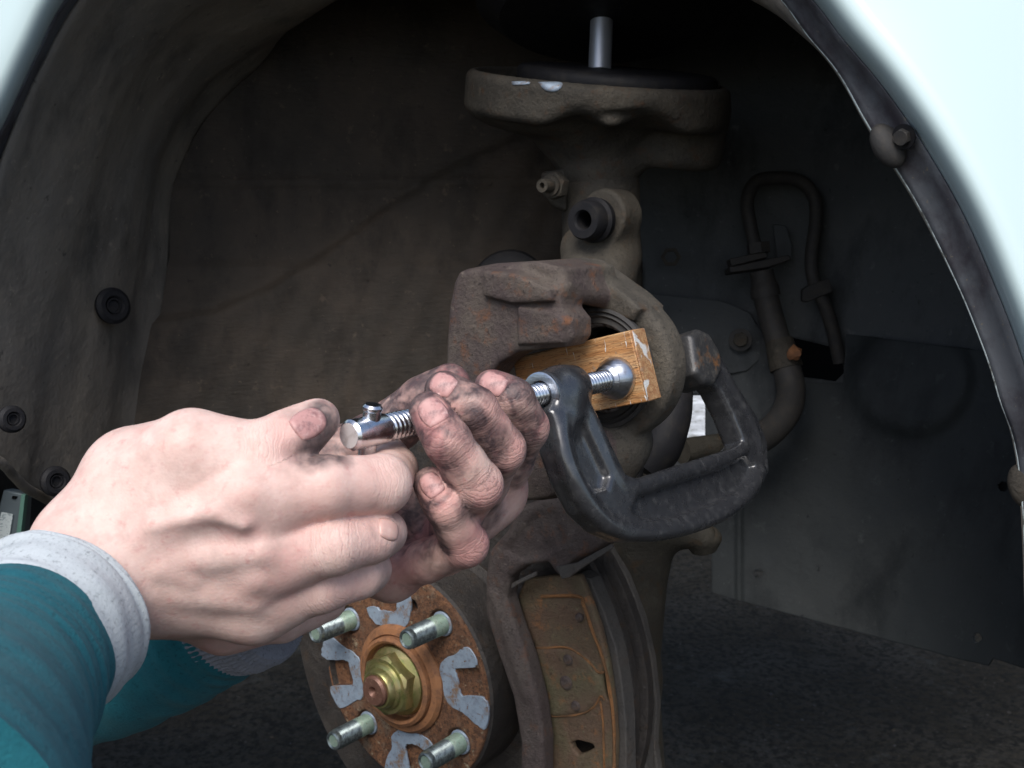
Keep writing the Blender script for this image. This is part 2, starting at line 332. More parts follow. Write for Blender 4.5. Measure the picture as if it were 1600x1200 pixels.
# fabrics
def fabric(name, col, dark, mm, bd):
    m = M(name, col, .95, 0, .15); m.tint(30, dark, .4, .7); m.tint(mm*1.5, tuple(x*.6 for x in dark), .55, .75, 3); m.bump(m.noise(mm, 4, .7), bd); m.bump(m.noise(40, 3), 1.2)
    m.b.inputs['Sheen Weight'].default_value = .06; return m.m
m_teal = fabric('teal_fleece', (.017, .135, .165), (.012, .098, .128), 1.0, .5)
m_cuff = fabric('grey_knit', (.50, .54, .56), (.38, .42, .44), .9, .2)
m_cuff2 = fabric('shaded_rib_knit', (.26, .27, .31), (.17, .18, .21), .8, .5)  # near cuff's knit made darker; the far arm's shade is in the colour
# asphalt
m_ground = M('wet_dark_asphalt', (.029, .025, .018), .95, 0, .12); m_ground.tint(140, (.046, .042, .034), .42, .66); m_ground.tint(9, (.016, .015, .012), .45, .6); m_ground.tint(6, (.075, .072, .062), .64, .72, 4); m_ground.tint(3, (.10, .06, .035), .75, .79, 4)
m_ground.tint(90, (.07, .07, .06), .60, .78)
m_ground.bump(m_ground.noise(5, 8, .7), 4); m_ground.bump(m_ground.voro(9), 2.5); m_ground = m_ground.m
m_nail_c = M('clean_nail', (.60, .38, .33), .32, 0, .5); m_nail_c.tint(4, (.68, .48, .42), .5, .7); m_nail_c.b.inputs['Subsurface Weight'].default_value = .1; m_nail_c.b.inputs['Subsurface Scale'].default_value = .001
m_nail = m_nail_c.m
m_nail_d = M('grimy_nail', (.50, .27, .25), .42, 0, .4); m_nail_d.tint(3, (.62, .42, .39), .5, .7); m_nail_d.mix(m_nail_d.attr('tip'), (.16, .12, .11)); m_nail_d.tint(4, (.22, .11, .11), .47, .66); m_nail_d.bump(m_nail_d.noise(2), .1); m_nail_d = m_nail_d.m
m_label = M('white_label', (.62, .68, .66), .5); m_label.tint(0, (.35, .42, .42), .56, .6, 2, (3, 3, 1.2)); m_label = m_label.m
m_green = M('green_edge', (.10, .22, .17), .5).m
m_grey = M('grey_strip', (.12, .15, .16), .5, .3).m
# skin: grime and redness are stored per vertex
def skin(name, base, light, redc, grc, gscale):
    m = M(name, base, .5, 0, .35); m.tint(14, light, .4, .68); m.tint(4, redc, .56, .8)
    m.mix(m.math('MULTIPLY', m.attr('red'), .6), redc)
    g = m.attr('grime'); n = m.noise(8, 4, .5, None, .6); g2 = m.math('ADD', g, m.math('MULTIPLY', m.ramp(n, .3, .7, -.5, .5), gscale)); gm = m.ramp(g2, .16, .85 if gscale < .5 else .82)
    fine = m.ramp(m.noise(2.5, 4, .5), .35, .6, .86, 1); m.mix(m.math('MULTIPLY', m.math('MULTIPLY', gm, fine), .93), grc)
    pores = m.voro(.85, 'F1'); m.tint(22, redc, .54, .85, 5); m.tint(9, tuple(x*.8 for x in base), .52, .8, 3); m.bump(pores, .05); m.bump(m.noise(3.5, 4, .5), .13)
    # creases across the joints
    fold = m.attr('fold'); ph = m.attr('along')
    dn = m.math('ADD', ph, m.math('MULTIPLY', m.noise(6, 3), 5.0)); wv = m.math('SINE', m.math('MULTIPLY', dn, 3.1)); wv2 = m.math('SINE', m.math('MULTIPLY', dn, 1.7))
    cr = m.math('MULTIPLY', m.math('ADD', m.math('ABSOLUTE', wv), m.math('ABSOLUTE', wv2)), fold)
    m.bump(cr, .075)
    # hair-fine skin lines
    m.bump(m.noise(0, 5, .6, (6, 1.6, 1.6)), .07)
    sh = m.ramp(m.math('MULTIPLY', m.math('SUBTRACT', 1., m.math('ABSOLUTE', wv)), fold), .55, 1.0, 0, .3); m.mix(m.math('MULTIPLY', sh, .7 if gscale < .5 else 1.5), tuple(x*.5 for x in redc) if gscale < .5 else (.07, .045, .05))
    m.b.inputs['Subsurface Weight'].default_value = .12; m.b.inputs['Subsurface Radius'].default_value = (1, .35, .2); m.b.inputs['Subsurface Scale'].default_value = .004
    m.rgh(m.noise(4), .42, .62); return m.m
m_skin1 = skin('clean_skin', (.66, .45, .39), (.76, .57, .50), (.58, .29, .26), (.05, .04, .042), .35)
m_skin2 = skin('grimy_skin', (.56, .35, .30), (.68, .48, .41), (.50, .20, .19), (.034, .025, .031), .65)
for mw, end in ((m_wood, False), (m_woodend, True)):
    at = mw.N.new('ShaderNodeAttribute'); at.attribute_name = 'grain'
    def gn(sc3, det=5, dis=.4):
        mp = mw.N.new('ShaderNodeMapping'); mp.inputs['Scale'].default_value = sc3; mw.L(at.outputs['Vector'], mp.inputs[0])
        n = mw.N.new('ShaderNodeTexNoise'); n.inputs['Scale'].default_value = 1; n.inputs['Detail'].default_value = det; n.inputs['Distortion'].default_value = dis; mw.L(mp.outputs[0], n.inputs[0]); return n.outputs[0]
    g1, g2, g3 = gn((.03, .45, .45)), gn((.11, 1.6, 1.6), 3, 0), gn((.35, 2.6, 2.6), 2, 0)
    mw.mix(mw.ramp(g1, .40, .62), (.47, .29, .14)); mw.mix(mw.ramp(g2, .50, .70), (.24, .11, .042)); mw.mix(mw.ramp(g3, .62, .68), (.14, .06, .025))
    mw.tint(16, (.26, .22, .16), .60, .68); sc_ = gn((.9, .10, .10), 8, .8)
    mw.mix(mw.ramp(sc_, .66 if not end else .54, .69 if not end else .60), (.62, .62, .60)); mw.bump(g2, .3); mw.bump(g3, .25); mw.bump(mw.noise(1.2), .1)
m_wood, m_woodend = m_wood.m, m_woodend.m

# ------------------------------------------------------------------ ground
bm = bmesh.new(); g0 = 240
vsg = []; xs = np.concatenate([[-60, -20, -6, -2], np.linspace(-1.2, 1.2, 90), [2, 6, 20, 60]]); ys = np.concatenate([[-40, -10, -2], np.linspace(0, 2.2, 90), [4, 10, 30, 90]])
for y in ys:
    for x in xs: vsg.append((x, y, .006*math.sin(x*7+y*3)*math.sin(y*9-x*4)+.002*math.sin(x*31)*math.sin(y*27)))
nx = len(xs); fsg = [(j*nx+i, j*nx+i+1, (j+1)*nx+i+1, (j+1)*nx+i) for j in range(len(ys)-1) for i in range(nx-1)]
o = mk('ground', vsg, fsg, m_ground, None, world=True); o['kind'] = 'structure'
m_pale_ground = M('pale_daylit_ground', (.42, .43, .43), .9); m_pale_ground.tint(22, (.2, .2, .18), .5, .62); m_pale_ground.tint(60, (.6, .62, .62), .5, .6)  # added strip; its pale colour stands in for sunlight on the ground beyond
gp = [(x, y, .012+.003*math.sin(x*40)*math.sin(y*33)) for y in np.linspace(1.75, 4.2, 24) for x in np.linspace(-.2, 1.6, 24)]
o = mk('pale_ground_strip', gp, [(j*24+i, j*24+i+1, (j+1)*24+i+1, (j+1)*24+i) for j in range(23) for i in range(23)], m_pale_ground.m, None, world=True); o['kind'] = 'structure'
# loose stones on the asphalt
pv, pf = [], []
for i in range(500):
    x, y = random.uniform(-.75, .8), random.uniform(.6, 1.6); s = random.uniform(.0012, .0035)*(1.6 if random.random() < .06 else 1); b0 = len(pv)
    an = random.random()*3; ca, sa = math.cos(an), math.sin(an); q = random.uniform(.5, 1)
    for dx, dy, dz in ((1, 0, 0), (0, 1, 0), (-1, 0, 0), (0, -1, 0), (.3, .3, .8), (-.4, -.2, .7)):
        jx, jy = dx*s*random.uniform(.8, 1.2), dy*s*q; pv.append((x+jx*ca-jy*sa, y+jx*sa+jy*ca, .006*math.sin(x*7+y*3)*math.sin(y*9-x*4)+.002*math.sin(x*31)*math.sin(y*27)+dz*s*.8))
    pf += [(b0+a, b0+b, b0+d) for a, b, d in ((0, 1, 4), (1, 2, 4), (2, 5, 4), (2, 3, 5), (3, 0, 5), (0, 4, 5))]
m_grit = M('grit', (.035, .033, .029), .95, 0, .1); m_grit.tint(40, (.065, .055, .04), .5, .7); m_grit.tint(60, (.05, .05, .05), .5, .6)
o = mk('loose_grit', pv, pf, m_grit.m, None, smooth=False, world=True); o['kind'] = 'stuff'; o['label'] = 'loose grit and tiny stones scattered on the dark asphalt'; o['category'] = 'grit'

# ------------------------------------------------------------------ car: fender, liner, inner panels, hoses
car = thing('car', 'pale mint car with its front wheel removed, seen at the open wheel arch', 'car', c(700, 560, 620))
def zl(px): return np.interp(px, [-150, 0, 1240, 1650], [610, 600, 500, 470])
L0 = [(-150, 1400), (-145, 1000), (-125, 700), (-85, 450), (-42, 280), (8, 185), (52, 90), (98, 0), (200, -130), (400, -250), (700, -300), (950, -250), (1130, -140), (1262, -15), (1322, 60), (1385, 135), (1452, 230), (1512, 335), (1562, 450), (1603, 560), (1650, 720), (1690, 950), (1700, 1400)]
L1 = [(-110, 1400), (-105, 1000), (-85, 700), (-50, 455), (-8, 290), (26, 190), (66, 100), (118, 8), (215, -110), (405, -222), (690, -270), (930, -225), (1105, -125), (1214, -12), (1262, 52), (1311, 112), (1358, 195), (1428, 305), (1482, 410), (1522, 500), (1560, 610), (1600, 790), (1615, 1400)]
NA = 160
a0 = spline(L0, NA); a1 = spline(L1, NA); ctr = np.array([700, 560.])
def ringpts(k, dz, off=0):       # k: 0 = outer edge, 1 = inner edge, in between blends
    out = []
    for p, q in zip(a0, a1):
        s = p+(q-p)*k; d = unit(s-ctr)*off; s = s+d; out.append(c(s[0], s[1], zl(p[0])+dz))
    return out
def loft(name, rings, mat, parent, closed=False, label=None):
    n = len(rings[0]); v = np.vstack(rings); f = [(i*n+j, i*n+j+1, (i+1)*n+j+1, (i+1)*n+j) for i in range(len(rings)-1) for j in range(n-1)]
    return mk(name, v, f, mat, parent, label=label)
rad = [(520, 30), (330, 10), (200, 0), (120, -6), (60, -9), (36, -9), (24, -7), (14, -3), (6, 3), (1, 8), (0, 10)]
fo = loft('fender', [ringpts(0, dz, off) for off, dz in rad]+[ringpts(.06, 12)], m_fender, car, label='pale mint painted fender skin around the wheel arch')
m = fo.modifiers.new('thick', 'SOLIDIFY'); m.thickness = .0009; m.offset = 0
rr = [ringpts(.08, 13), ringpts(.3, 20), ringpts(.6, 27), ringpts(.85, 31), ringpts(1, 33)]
fl = loft('arch_flange', rr, m_flange, car, label='dark grey inner return flange of the arch'); m = fl.modifiers.new('thick', 'SOLIDIFY'); m.thickness = .001; m.offset = -1
pth = ringpts(1, 33); tube('flange_edge', [pth[i] for i in range(0, NA, 1)], 1.0, m_edge, car, n=NA, seg=10)['label'] = 'chipped pale paint edge along the flange, its highlight painted in'
# liner, from the arch edge back to the inner wall
RB = [(60, 1400), (120, 1000), (205, 800), (218, 700), (226, 610), (236, 540), (252, 430), (256, 360), (262, 290), (300, 200), (350, 140), (405, 85), (430, 20), (480, -60), (700, -170), (950, -180), (1150, -130), (1330, -20), (1460, 160), (1540, 330), (1600, 500), (1680, 700), (1740, 1000), (1750, 1400)]
def zb(px): return float(np.mean(np.interp(px+np.linspace(-170, 170, 15), [0, 230, 480, 1100, 1350, 1600, 1750], [830, 850, 880, 900, 860, 760, 690])))
rb = spline(RB, NA)
NL = 44; rings = []
for i in range(NL):
    t = i/(NL-1); rg = []
    for j, (p, q) in enumerate(zip(a1, rb)):
        A0 = c(p[0], p[1], zl(p[0])+30); B0 = c(q[0], q[1], zb(q[0])); P = A0+(B0-A0)*t
        rib = 1.1*math.tanh(2*math.sin(t*math.pi*2*2.5+.3*math.sin(j*.08))) if .05 < t < .95 else 0
        if t > .86 : rib += -5*(t-.86)/.14
        ax = V(-60, 120, P[2]); rdir = unit(V(P[0]+0, P[1]-60, 0)); P = P+rdir*rib+V(0, 0, 1.0*math.sin(j*.17+t*5)); rg.append(P)
    rings.append(rg)
# cut the liner off at its lower edge on the left
def low(px): return np.interp(px, [-400, -60, 0, 40, 90, 110, 170, 300], [640, 690, 722, 762, 790, 796, 770, 720])
v = np.array(rings); keep = []; n = NA
pxy = np.stack([v[..., 0]/v[..., 2]*F+800, v[..., 1]/v[..., 2]*F+600], -1)
fs = []
for i in range(NL):
    for j in range(n):
        if pxy[i, j, 0] < 420 and pxy[i, j, 1] > low(pxy[i, j, 0]): v[i, j, 1] = (low(pxy[i, j, 0])-600)/F*v[i, j, 2]
for i in range(NL-1):
    for j in range(n-1):
        q = [(i, j), (i, j+1), (i+1, j+1), (i+1, j)]
        if all(pxy[a][0] < 420 and pxy[a][1] > low(pxy[a][0]) for a in q): continue
        fs.append([a*n+b for a, b in q])
ln = mk('wheel_arch_liner', v.reshape(-1, 3), fs, m_liner, car, label='dusty ribbed plastic liner on the left of the arch')
m = ln.modifiers.new('thick', 'SOLIDIFY'); m.thickness = .0025; m.offset = 0
edge = [c(x, low(x), float(np.interp(x, [-60, 0, 215], [600, 625, 835]))-2) for x in (-60, 0, 20, 40, 65, 90, 110, 140, 170, 215)]
tube('liner_hem', edge, 3, m_liner, car, 40, 10)
def clip(px, py, z, r, ax, hole=True):
    O = c(px, py, z); t = ring('liner_clip', [(r*.45, 2), (r*.55, 3.5), (r*.8, 3.4), (r, 1.5), (r, -1), (r*.4, -1)], O, ax, m_black, car, 28)
    lathe('clip_core', [(0, .5), (r*.3, .5), (r*.34, 2.6), (r*.42, 2.6), (r*.44, -1)], O, ax, m_black if hole else m_liner, t, 20)
    t2 = bpy.data.objects[-1] if False else None
    return t
ax = unit(V(.75, -.05, -.65))
clip(176, 478, 765, 13, ax); clip(18, 655, 626, 8, ax); clip(86, 752, 676, 9.5, ax); clip(95, 190, 690, 4, ax)

def sheet(name, x0, x1, nx_, top, bot, ny_, zf, rel, mat, parent, label=None, thick=.0015, hole=None, snap=None):
    vs, fs = [], []; X = np.linspace(x0, x1, nx_)
    for i, x in enumerate(X):
        t, b = top(x), bot(x)
        for j in range(ny_):
            y = t+(b-t)*j/(ny_-1); vs.append(c(x, y, zf(x, y)-rel(x, y)))
    for i in range(nx_-1):
        for j in range(ny_-1):
            xm = (X[i]+X[i+1])/2; ym = top(xm)+(bot(xm)-top(xm))*(j+.5)/(ny_-1)
            if hole and hole(xm, ym): continue
            fs.append((i*ny_+j, i*ny_+j+1, (i+1)*ny_+j+1, (i+1)*ny_+j))
    if snap:
        S_ = set()
        for i in range(nx_-1):
            for j in range(ny_-1):
                xm = (X[i]+X[i+1])/2; ym = top(xm)+(bot(xm)-top(xm))*(j+.5)/(ny_-1)
                if hole(xm, ym): S_ |= {i*ny_+j, i*ny_+j+1, (i+1)*ny_+j, (i+1)*ny_+j+1}
        used = {a for f in fs for a in f}
        for k in S_ & used:
            p = np.array([vs[k][0]/vs[k][2]*F+800, vs[k][1]/vs[k][2]*F+600]); bestd = 1e9
            for q in range(len(snap)):
                a, b = np.array(snap[q], float), np.array(snap[q-1], float); t = np.clip((p-a)@(b-a)/((b-a)@(b-a)), 0, 1); r = a+t*(b-a)
                if np.linalg.norm(r-p) < bestd: bestd = np.linalg.norm(r-p); bp_ = r
            if bestd < 6: vs[k] = c(bp_[0], bp_[1], vs[k][2])
    o = mk(name, vs, fs, mat, parent, label=label); m = o.modifiers.new('thick', 'SOLIDIFY'); m.thickness = thick; m.offset = 0; return o
I_ = lambda xs_, ys_: (lambda x: float(np.interp(x, xs_, ys_)))
ridge = lambda x: float(np.interp(x, [200, 240, 330, 420, 500, 600, 700, 860], [505, 500, 488, 450, 402, 330, 265, 190]))
def rel_wall(x, y):
    r = 8/(1+math.exp(-min(60, max(-60, (y-ridge(x))/2.2)))) + 3.5/(1+math.exp(-min(60, max(-60, (y-412)/2.5)))) + 3*math.exp(-((y-285)/5)**2)
    return r+1.5*math.sin(x*.021)*math.sin(y*.017)+.6*math.sin(x*.11+y*.05)
sheet('inner_wall', 195, 1004, 165, lambda x: -210, I_([195, 440, 600, 1128], [880, 880, 865, 850]), 170, lambda x, y: zb(x)-2, rel_wall, m_wall, car, 'dark fibrous inner wheel house wall',
      hole=lambda x, y: (1062 < x < 1103 and 618 < y < 690))
def inpoly(x, y, P):
    r = False
    for i in range(len(P)):
        (xa, ya), (xb, yb) = P[i], P[i-1]
        if (ya > y) != (yb > y) and x < (xb-xa)*(y-ya)/(yb-ya)+xa: r = not r
    return r
tri = [(1236, 527), (1312, 545), (1320, 582), (1306, 596), (1246, 588), (1240, 560)]
sheet('inner_panel', 985, 1760, 220, lambda x: -210, lambda x: 770, 220, lambda x, y: zb(x)-12,
      lambda x, y: 2*math.sin(x*.013)*math.sin(y*.011)+3/(1+math.exp(-(y-(455+(x-1000)*.35))/4))*(x < 1215)+2/(1+math.exp(-(x-1330)/8)), m_panel, car, 'dark blue-grey inner panel behind the brake hose', hole=lambda x, y: inpoly(x, y, tri) or (1060 < x < 1103 and 618 < y < 690), snap=tri)
def rel_sh(x, y):
    d = math.hypot(x-1425, (y-590)*1.05); r = 11/(1+math.exp(min(60, (d-92)/7)))
    return r+3*math.exp(-((x-1155)/5)**2)*(y > 700)+2*math.sin(x*.01+1)*math.sin(y*.012)+.5*math.sin(x*.07)*math.sin(y*.05)
sh_hole = lambda x, y: any(math.hypot(x-a, y-b) < r for a, b, r in ((1185, 896, 7), (1528, 997, 7), (1568, 760, 8)))
sheet('splash_shield', 1112, 1760, 260, I_([1112, 1125, 1200, 1235, 1318, 1322, 1600, 1760], [740, 720, 640, 598, 598, 522, 556, 575]), I_([1112, 1155, 1330, 1500, 1545, 1552, 1600, 1760], [925, 938, 985, 1030, 1040, 1028, 1044, 1100]), 200,
      lambda x, y: zb(x)-24-(y-600)*.06, rel_sh, m_shield, car, 'lower splash shield with round pressing and small holes', hole=sh_hole)
# the dark void behind panels and the car floor beyond
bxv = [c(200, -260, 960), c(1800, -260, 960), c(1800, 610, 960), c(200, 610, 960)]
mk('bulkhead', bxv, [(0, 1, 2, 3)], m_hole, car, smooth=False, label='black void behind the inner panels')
def wbox(name, x0, x1, y0, y1, z0, z1, mat, parent):
    vs = [(x, y, z) for z in (z0, z1) for y in (y0, y1) for x in (x0, x1)]
    return mk(name, vs, [(0, 2, 3, 1), (4, 5, 7, 6), (0, 1, 5, 4), (2, 6, 7, 3), (0, 4, 6, 2), (1, 3, 7, 5)], mat, parent, smooth=False, world=True)
wbox('underbody', -1.6, 1.6, .90, 1.0, .385, .42, m_black, car)
wbox('bumper_underside', -1.4, -.36, .55, .92, .36, .6, m_black, car)
# bolts and plate by the panel
bp = toplane([(985, 455), (1130, 470), (1172, 488), (1207, 545), (1168, 580), (1120, 588), (1060, 560)], c(1100, 520, 868), V(0, 0, -1)); prism('bolt_plate', bp, V(0, 0, 5), m_panel, car, 1)
O = c(1157, 531, 860); lathe('bolt_washer', [(0, 0), (9, 0), (9, 1.5), (0, 1.5)], O+V(0, 0, 1), V(-.2, 0, -1), m_hose, car); hexnut('hex_bolt', O, V(-.2, 0, -1), 6, 5, m_strut, car, .3)
O = c(1048, 402, 862); ring('plug_nut', [(5, 0), (8, 0), (8, 3), (5, 3)], O, V(-.1, 0, -1), m_strut, car, 6)
# clips seen at the fender's edge
b = Vol(c(1385, 222, 505), XYZ, (-16, -20, -12), (16, 20, 14), .7); b.add(b.ell(c(1387, 228, 508), (V(.5, .85, 0), V(-.85, .5, 0), V(0, 0, 1)), (11.5, 7, 6))); b.obj('push_pin_head', m_hose, car)
b = Vol(c(1596, 758, 505), XYZ, (-16, -20, -12), (16, 20, 14), .7); b.add(b.ell(c(1600, 760, 506), (V(.3, .95, 0), V(-.95, .3, 0), V(0, 0, 1)), (11, 7, 6))); b.obj('push_pin_head', m_strut, car)
O = c(1413, 213, 499); hexnut('flange_screw', O, V(-.75, .35, -.55), 4.0, 3.6, m_hose, car, .4); lathe('screw_washer', [(0, 0), (5.8, 0), (5.8, .8), (0, .8)], O, V(-.75, .35, -.55), m_black, car)
# brake hose
zz = 835
hs = thing('brake_hose', 'looped black rubber brake hose clipped to the inner panel right of the strut', 'hose', c(1185, 600, zz))
tube('rubber_hose', [c(1182, 392, zz-8), c(1172, 350, zz-6), c(1168, 312, zz-4), c(1182, 284, zz-2), c(1216, 278, zz), c(1252, 284, zz), c(1272, 308, zz), c(1275, 345, zz), c(1268, 400, zz-2), c(1272, 440, zz-4), c(1290, 480, zz-3), c(1302, 520, zz), c(1312, 566, zz+4)], 5.2, m_hose, hs, 90, 14)
P0 = c(1183, 410, zz-12)
prism('hose_bracket', toplane([(1140, 404), (1196, 392), (1200, 402), (1143, 416)], P0, V(0, 0, -1)), V(0, 0, 14), m_hose, hs, .8)
prism('hose_bracket', toplane([(1140, 417), (1232, 398), (1238, 405), (1200, 418), (1142, 426)], P0+V(0, 0, 3), V(0, 0, -1)), V(0, 0, 22), m_hose, hs, .8)
prism('hose_bracket', toplane([(1208, 350), (1228, 352), (1238, 385), (1238, 404), (1214, 404)], P0+V(0, 0, 22), V(0, 0, -1)), V(0, 0, 3), m_panel, hs, .8)
tube('hose_fitting', [c(1190, 424, zz-8), c(1197, 464, zz-8)], [9, 9, 11, 11], m_hose, hs, 20, 18)
tube('rubber_hose', [c(1184, 380, zz-8), c(1186, 396, zz-8)], 9, m_hose, hs, 6, 6)
tube('rubber_hose', [c(1196, 462, zz-8), c(1206, 500, zz-14), c(1218, 540, zz-22)], 9.5, m_hose, hs, 24, 16)
tube('rusty_clip', [c(1217, 532, zz-22), c(1229, 576, zz-26)], [10.5, 12.5], m_strut, hs, 12, 16)
lathe('rust_blob', [(0, 6), (3, 6), (5, 3), (5.5, 0)], c(1240, 552, zz-40), V(.2, 0, -1), m_orust, hs, 12, wob=.15)
tube('rubber_hose', [c(1229, 572, zz-26), c(1236, 610, zz-34), c(1228, 645, zz-48), c(1196, 680, zz-66), c(1150, 700, zz-90)], 10.5, m_hose, hs, 40, 16)
O = c(1282, 456, zz-10); prism('hose_clip', toplane([(1254, 452), (1262, 446), (1296, 434), (1302, 456), (1262, 472), (1254, 470)], O, V(0, 0, -1)), V(0, 0, 6), m_hose, hs, 1)

# ------------------------------------------------------------------ suspension strut
zs = 715
st = thing('suspension_strut', 'dirty grey suspension strut with dished spring seat and shiny rod', 'suspension strut', c(940, 480, zs))
tube('strut_tube', [c(938, 225, zs), c(940, 500, zs+8)], 26, m_strut, st, 12, 40)
tube('damper_rod', [c(942, -10, zs), c(937, 110, zs)], 7.6, m_rod, st, 8, 28)
b = Vol(c(930, 170, zs), XYZ, (-100, -48, -92), (104, 66, 92), 1.3)
tl = unit(V(.99, .11, .0)); tn = unit(V(-.07, .95, .33)); tb = np.cross(tl, tn)
SO = c(932, 152, zs)
b.add(b.cyl(SO-tn*13, SO+tn*14, 87, 6))
b.add(b.ell(SO+tn*13-tl*20, (tl, tn, tb), (62, 16, 62)), 8)
b.add(b.cyl(SO+tl*52-tb*0-tn*8, SO+tl*50+tn*38, 37, 8), 5)
b.cut(b.cyl(SO-tn*40, SO-tn*6, 80, 2), 1)
b.cut(b.cone(SO-tn*11-tb*92-tl*70, SO-tn*9-tb*92-tl*10, 3, 5), 2)
b.cut(b.ell(SO+tn*2-tb*88+tl*42, (tl, tn, tb), (44, 5, 8)), 2)
b.add(b.cone(c(933, 222, zs), c(936, 262, zs), 38, 27), 14)
b.cut(b.ell(c(900, 250, zs-76), (tl, tn, tb), (22, 26, 40)), 10)
b.cut(b.ell(c(1010, 262, zs-70), (tl, tn, tb), (26, 30, 40)), 10)
b.obj('spring_seat', m_strut, st, 'dished cast spring seat with chipped rim'); seatv = b
b = Vol(c(1000, 130, zs), XYZ, (-90, -36, -80), (90, 44, 80), 1.5)
b.add(b.cyl(SO-tn*19+tl*12, SO-tn*7+tl*12, 66, 5)); b.obj('rubber_pad', m_black, st)
def patch(name, pts, mat, par, vol, z0, z1, off=.15):
    P = np.array([vol.hit(x, y, z0, z1) for x, y in spline(pts+[pts[0]], len(pts)*4)[:-1]]); cen = vol.hit(*np.mean(pts, 0), z0, z1)
    V_ = np.vstack([cen, P, cen+(P-cen)*.5]); n = vol.grad(V_); n = n/np.linalg.norm(n, axis=1)[:, None]; V_ = V_-n*vol.samp(V_)[:, None]+n*off; m_ = len(P)
    f = [(0, 1+m_+i, 1+m_+(i+1) % m_) for i in range(m_)]+[(1+m_+i, 1+i, 1+(i+1) % m_, 1+m_+(i+1) % m_) for i in range(m_)]
    o = mk(name, V_, f, mat, par); q = o.modifiers.new('thick', 'SOLIDIFY'); q.thickness = .0003; return o
patch('bare_metal_chip', [(841, 129), (875, 129), (878, 136), (868, 143), (852, 141)], m_zinc, st, seatv, 560, 740)
patch('bare_metal_chip', [(800, 128), (826, 128), (826, 132), (803, 133)], m_zinc, st, seatv, 560, 740)
lathe('top_mount', [(0, 0), (70, 0), (86, 12), (88, 34), (0, 34)], c(945, 34, zs)+V(0, 0, 0), V(.03, -1, .1), m_black, st, 48)
# pinch bolts and the eye with its rubber sleeve
O = c(872, 290, zs-24); lathe('stub_bolt', [(0, 0), (6.5, 0), (6.5, 9), (4.2, 9), (4.2, 18), (2, 18), (2, 14), (0, 14)], O, unit(V(-.6, .15, -.8)), m_strut, st, 24)
hexnut('hex_nut', O, unit(V(-.6, .15, -.8)), 9, 7, m_strut, st, .2)
prism('bolt_ear', toplane([(846, 268), (885, 262), (886, 330), (864, 320), (848, 300)], c(865, 290, zs-12), V(0, 0, -1)), V(0, 0, 12), m_strut, st, 2)
b = Vol(c(940, 340, 690), XYZ, (-45, -32, -52), (42, 70, 50), 1.0)
E = c(954, 337, 688); b.add(b.cyl(E-A*12, E+A*10, 17, 2)); b.add(b.cone(c(950, 360, 700), c(930, 425, 695), 15, 22), 10); b.add(b.cone(c(905, 385, 700), c(950, 430, 695), 12, 18), 10)
b.add(b.cone(c(962, 340, 702), c(965, 400, 705), 14, 16), 8); b.obj('lug', m_housing, st, 'pale dusty eye lug on the strut')
O = c(921, 344, 668); ring('rubber_sleeve', [(5.5, -9), (13.5, -9), (14.2, -4), (12.4, -2), (12.4, 5), (11, 7.5), (6.5, 7.5), (5.5, 6)], O, A, m_black, st, 40)
lathe('sleeve_bore', [(5.6, -8.6), (5.6, -9), (0, -9)], O, A, m_hole, st, 24)

# ------------------------------------------------------------------ steering knuckle, axle boot behind the brake
kn = thing('steering_knuckle', 'brown cast steering knuckle standing behind the brake disc', 'steering knuckle', c(1010, 1200, 715))
b = Vol(c(1000, 900, 715), XYZ, (-75, -110, -50), (75, 165, 50), 1.5)
b.add(b.cone(c(985, 690, 700), c(985, 860, 712), 26, 25)); b.add(b.cone(c(985, 860, 712), c(990, 1060, 722), 25, 17), 10); b.add(b.cone(c(990, 1060, 722), c(985, 1230, 722), 17, 24), 10)
b.add(b.cone(c(1000, 800, 700), c(1098, 838, 690), 20, 9), 18); b.add(b.cone(c(985, 880, 730), c(985, 980, 740), 24, 22), 10); b.obj('knuckle_casting', m_knu, kn)
tube('rubber_boot', [c(1052, 600, 640), c(1046, 650, 636), c(1030, 700, 632), c(1006, 735, 630)], [12, 13, 13, 11], m_black, kn, 30, 20)
tube('sensor_wire', [c(1003, 640, 628), c(1004, 700, 622), c(996, 745, 622)], 3, m_black, kn, 20, 10)
tube('tie_rod', [c(1065, 705, 760), c(1150, 690, 790), c(1215, 672, 815)], [9, 8, 8], m_knu, kn, 20, 14)
b = Vol(c(1100, 840, 700), XYZ, (-26, -20, -18), (26, 20, 18), .9); b.add(b.cyl(c(1096, 836, 694), c(1100, 862, 696), 8, 1)); b.add(b.ell(c(1096, 840, 694), XYZ, (13, 9, 12)), 4); b.obj('ball_joint', m_knu, kn)
lathe('axle_boot', [(0, 4), (20, 6), (28, 3), (30, 0), (28, -3), (30, -8), (0, -10)], c(795, 452, 800), V(-.2, -.1, -1), m_black, kn, 48)

# ------------------------------------------------------------------ brake disc with hub nut and studs
Hc = c(633, 1062, 690); hubz = Hc
bd = thing('brake_disc', 'rusty brake disc hub with four studs and a gold centre nut', 'brake disc', Hc)
pl = lambda pts, s: toplane(pts, Hc+A*s, A)
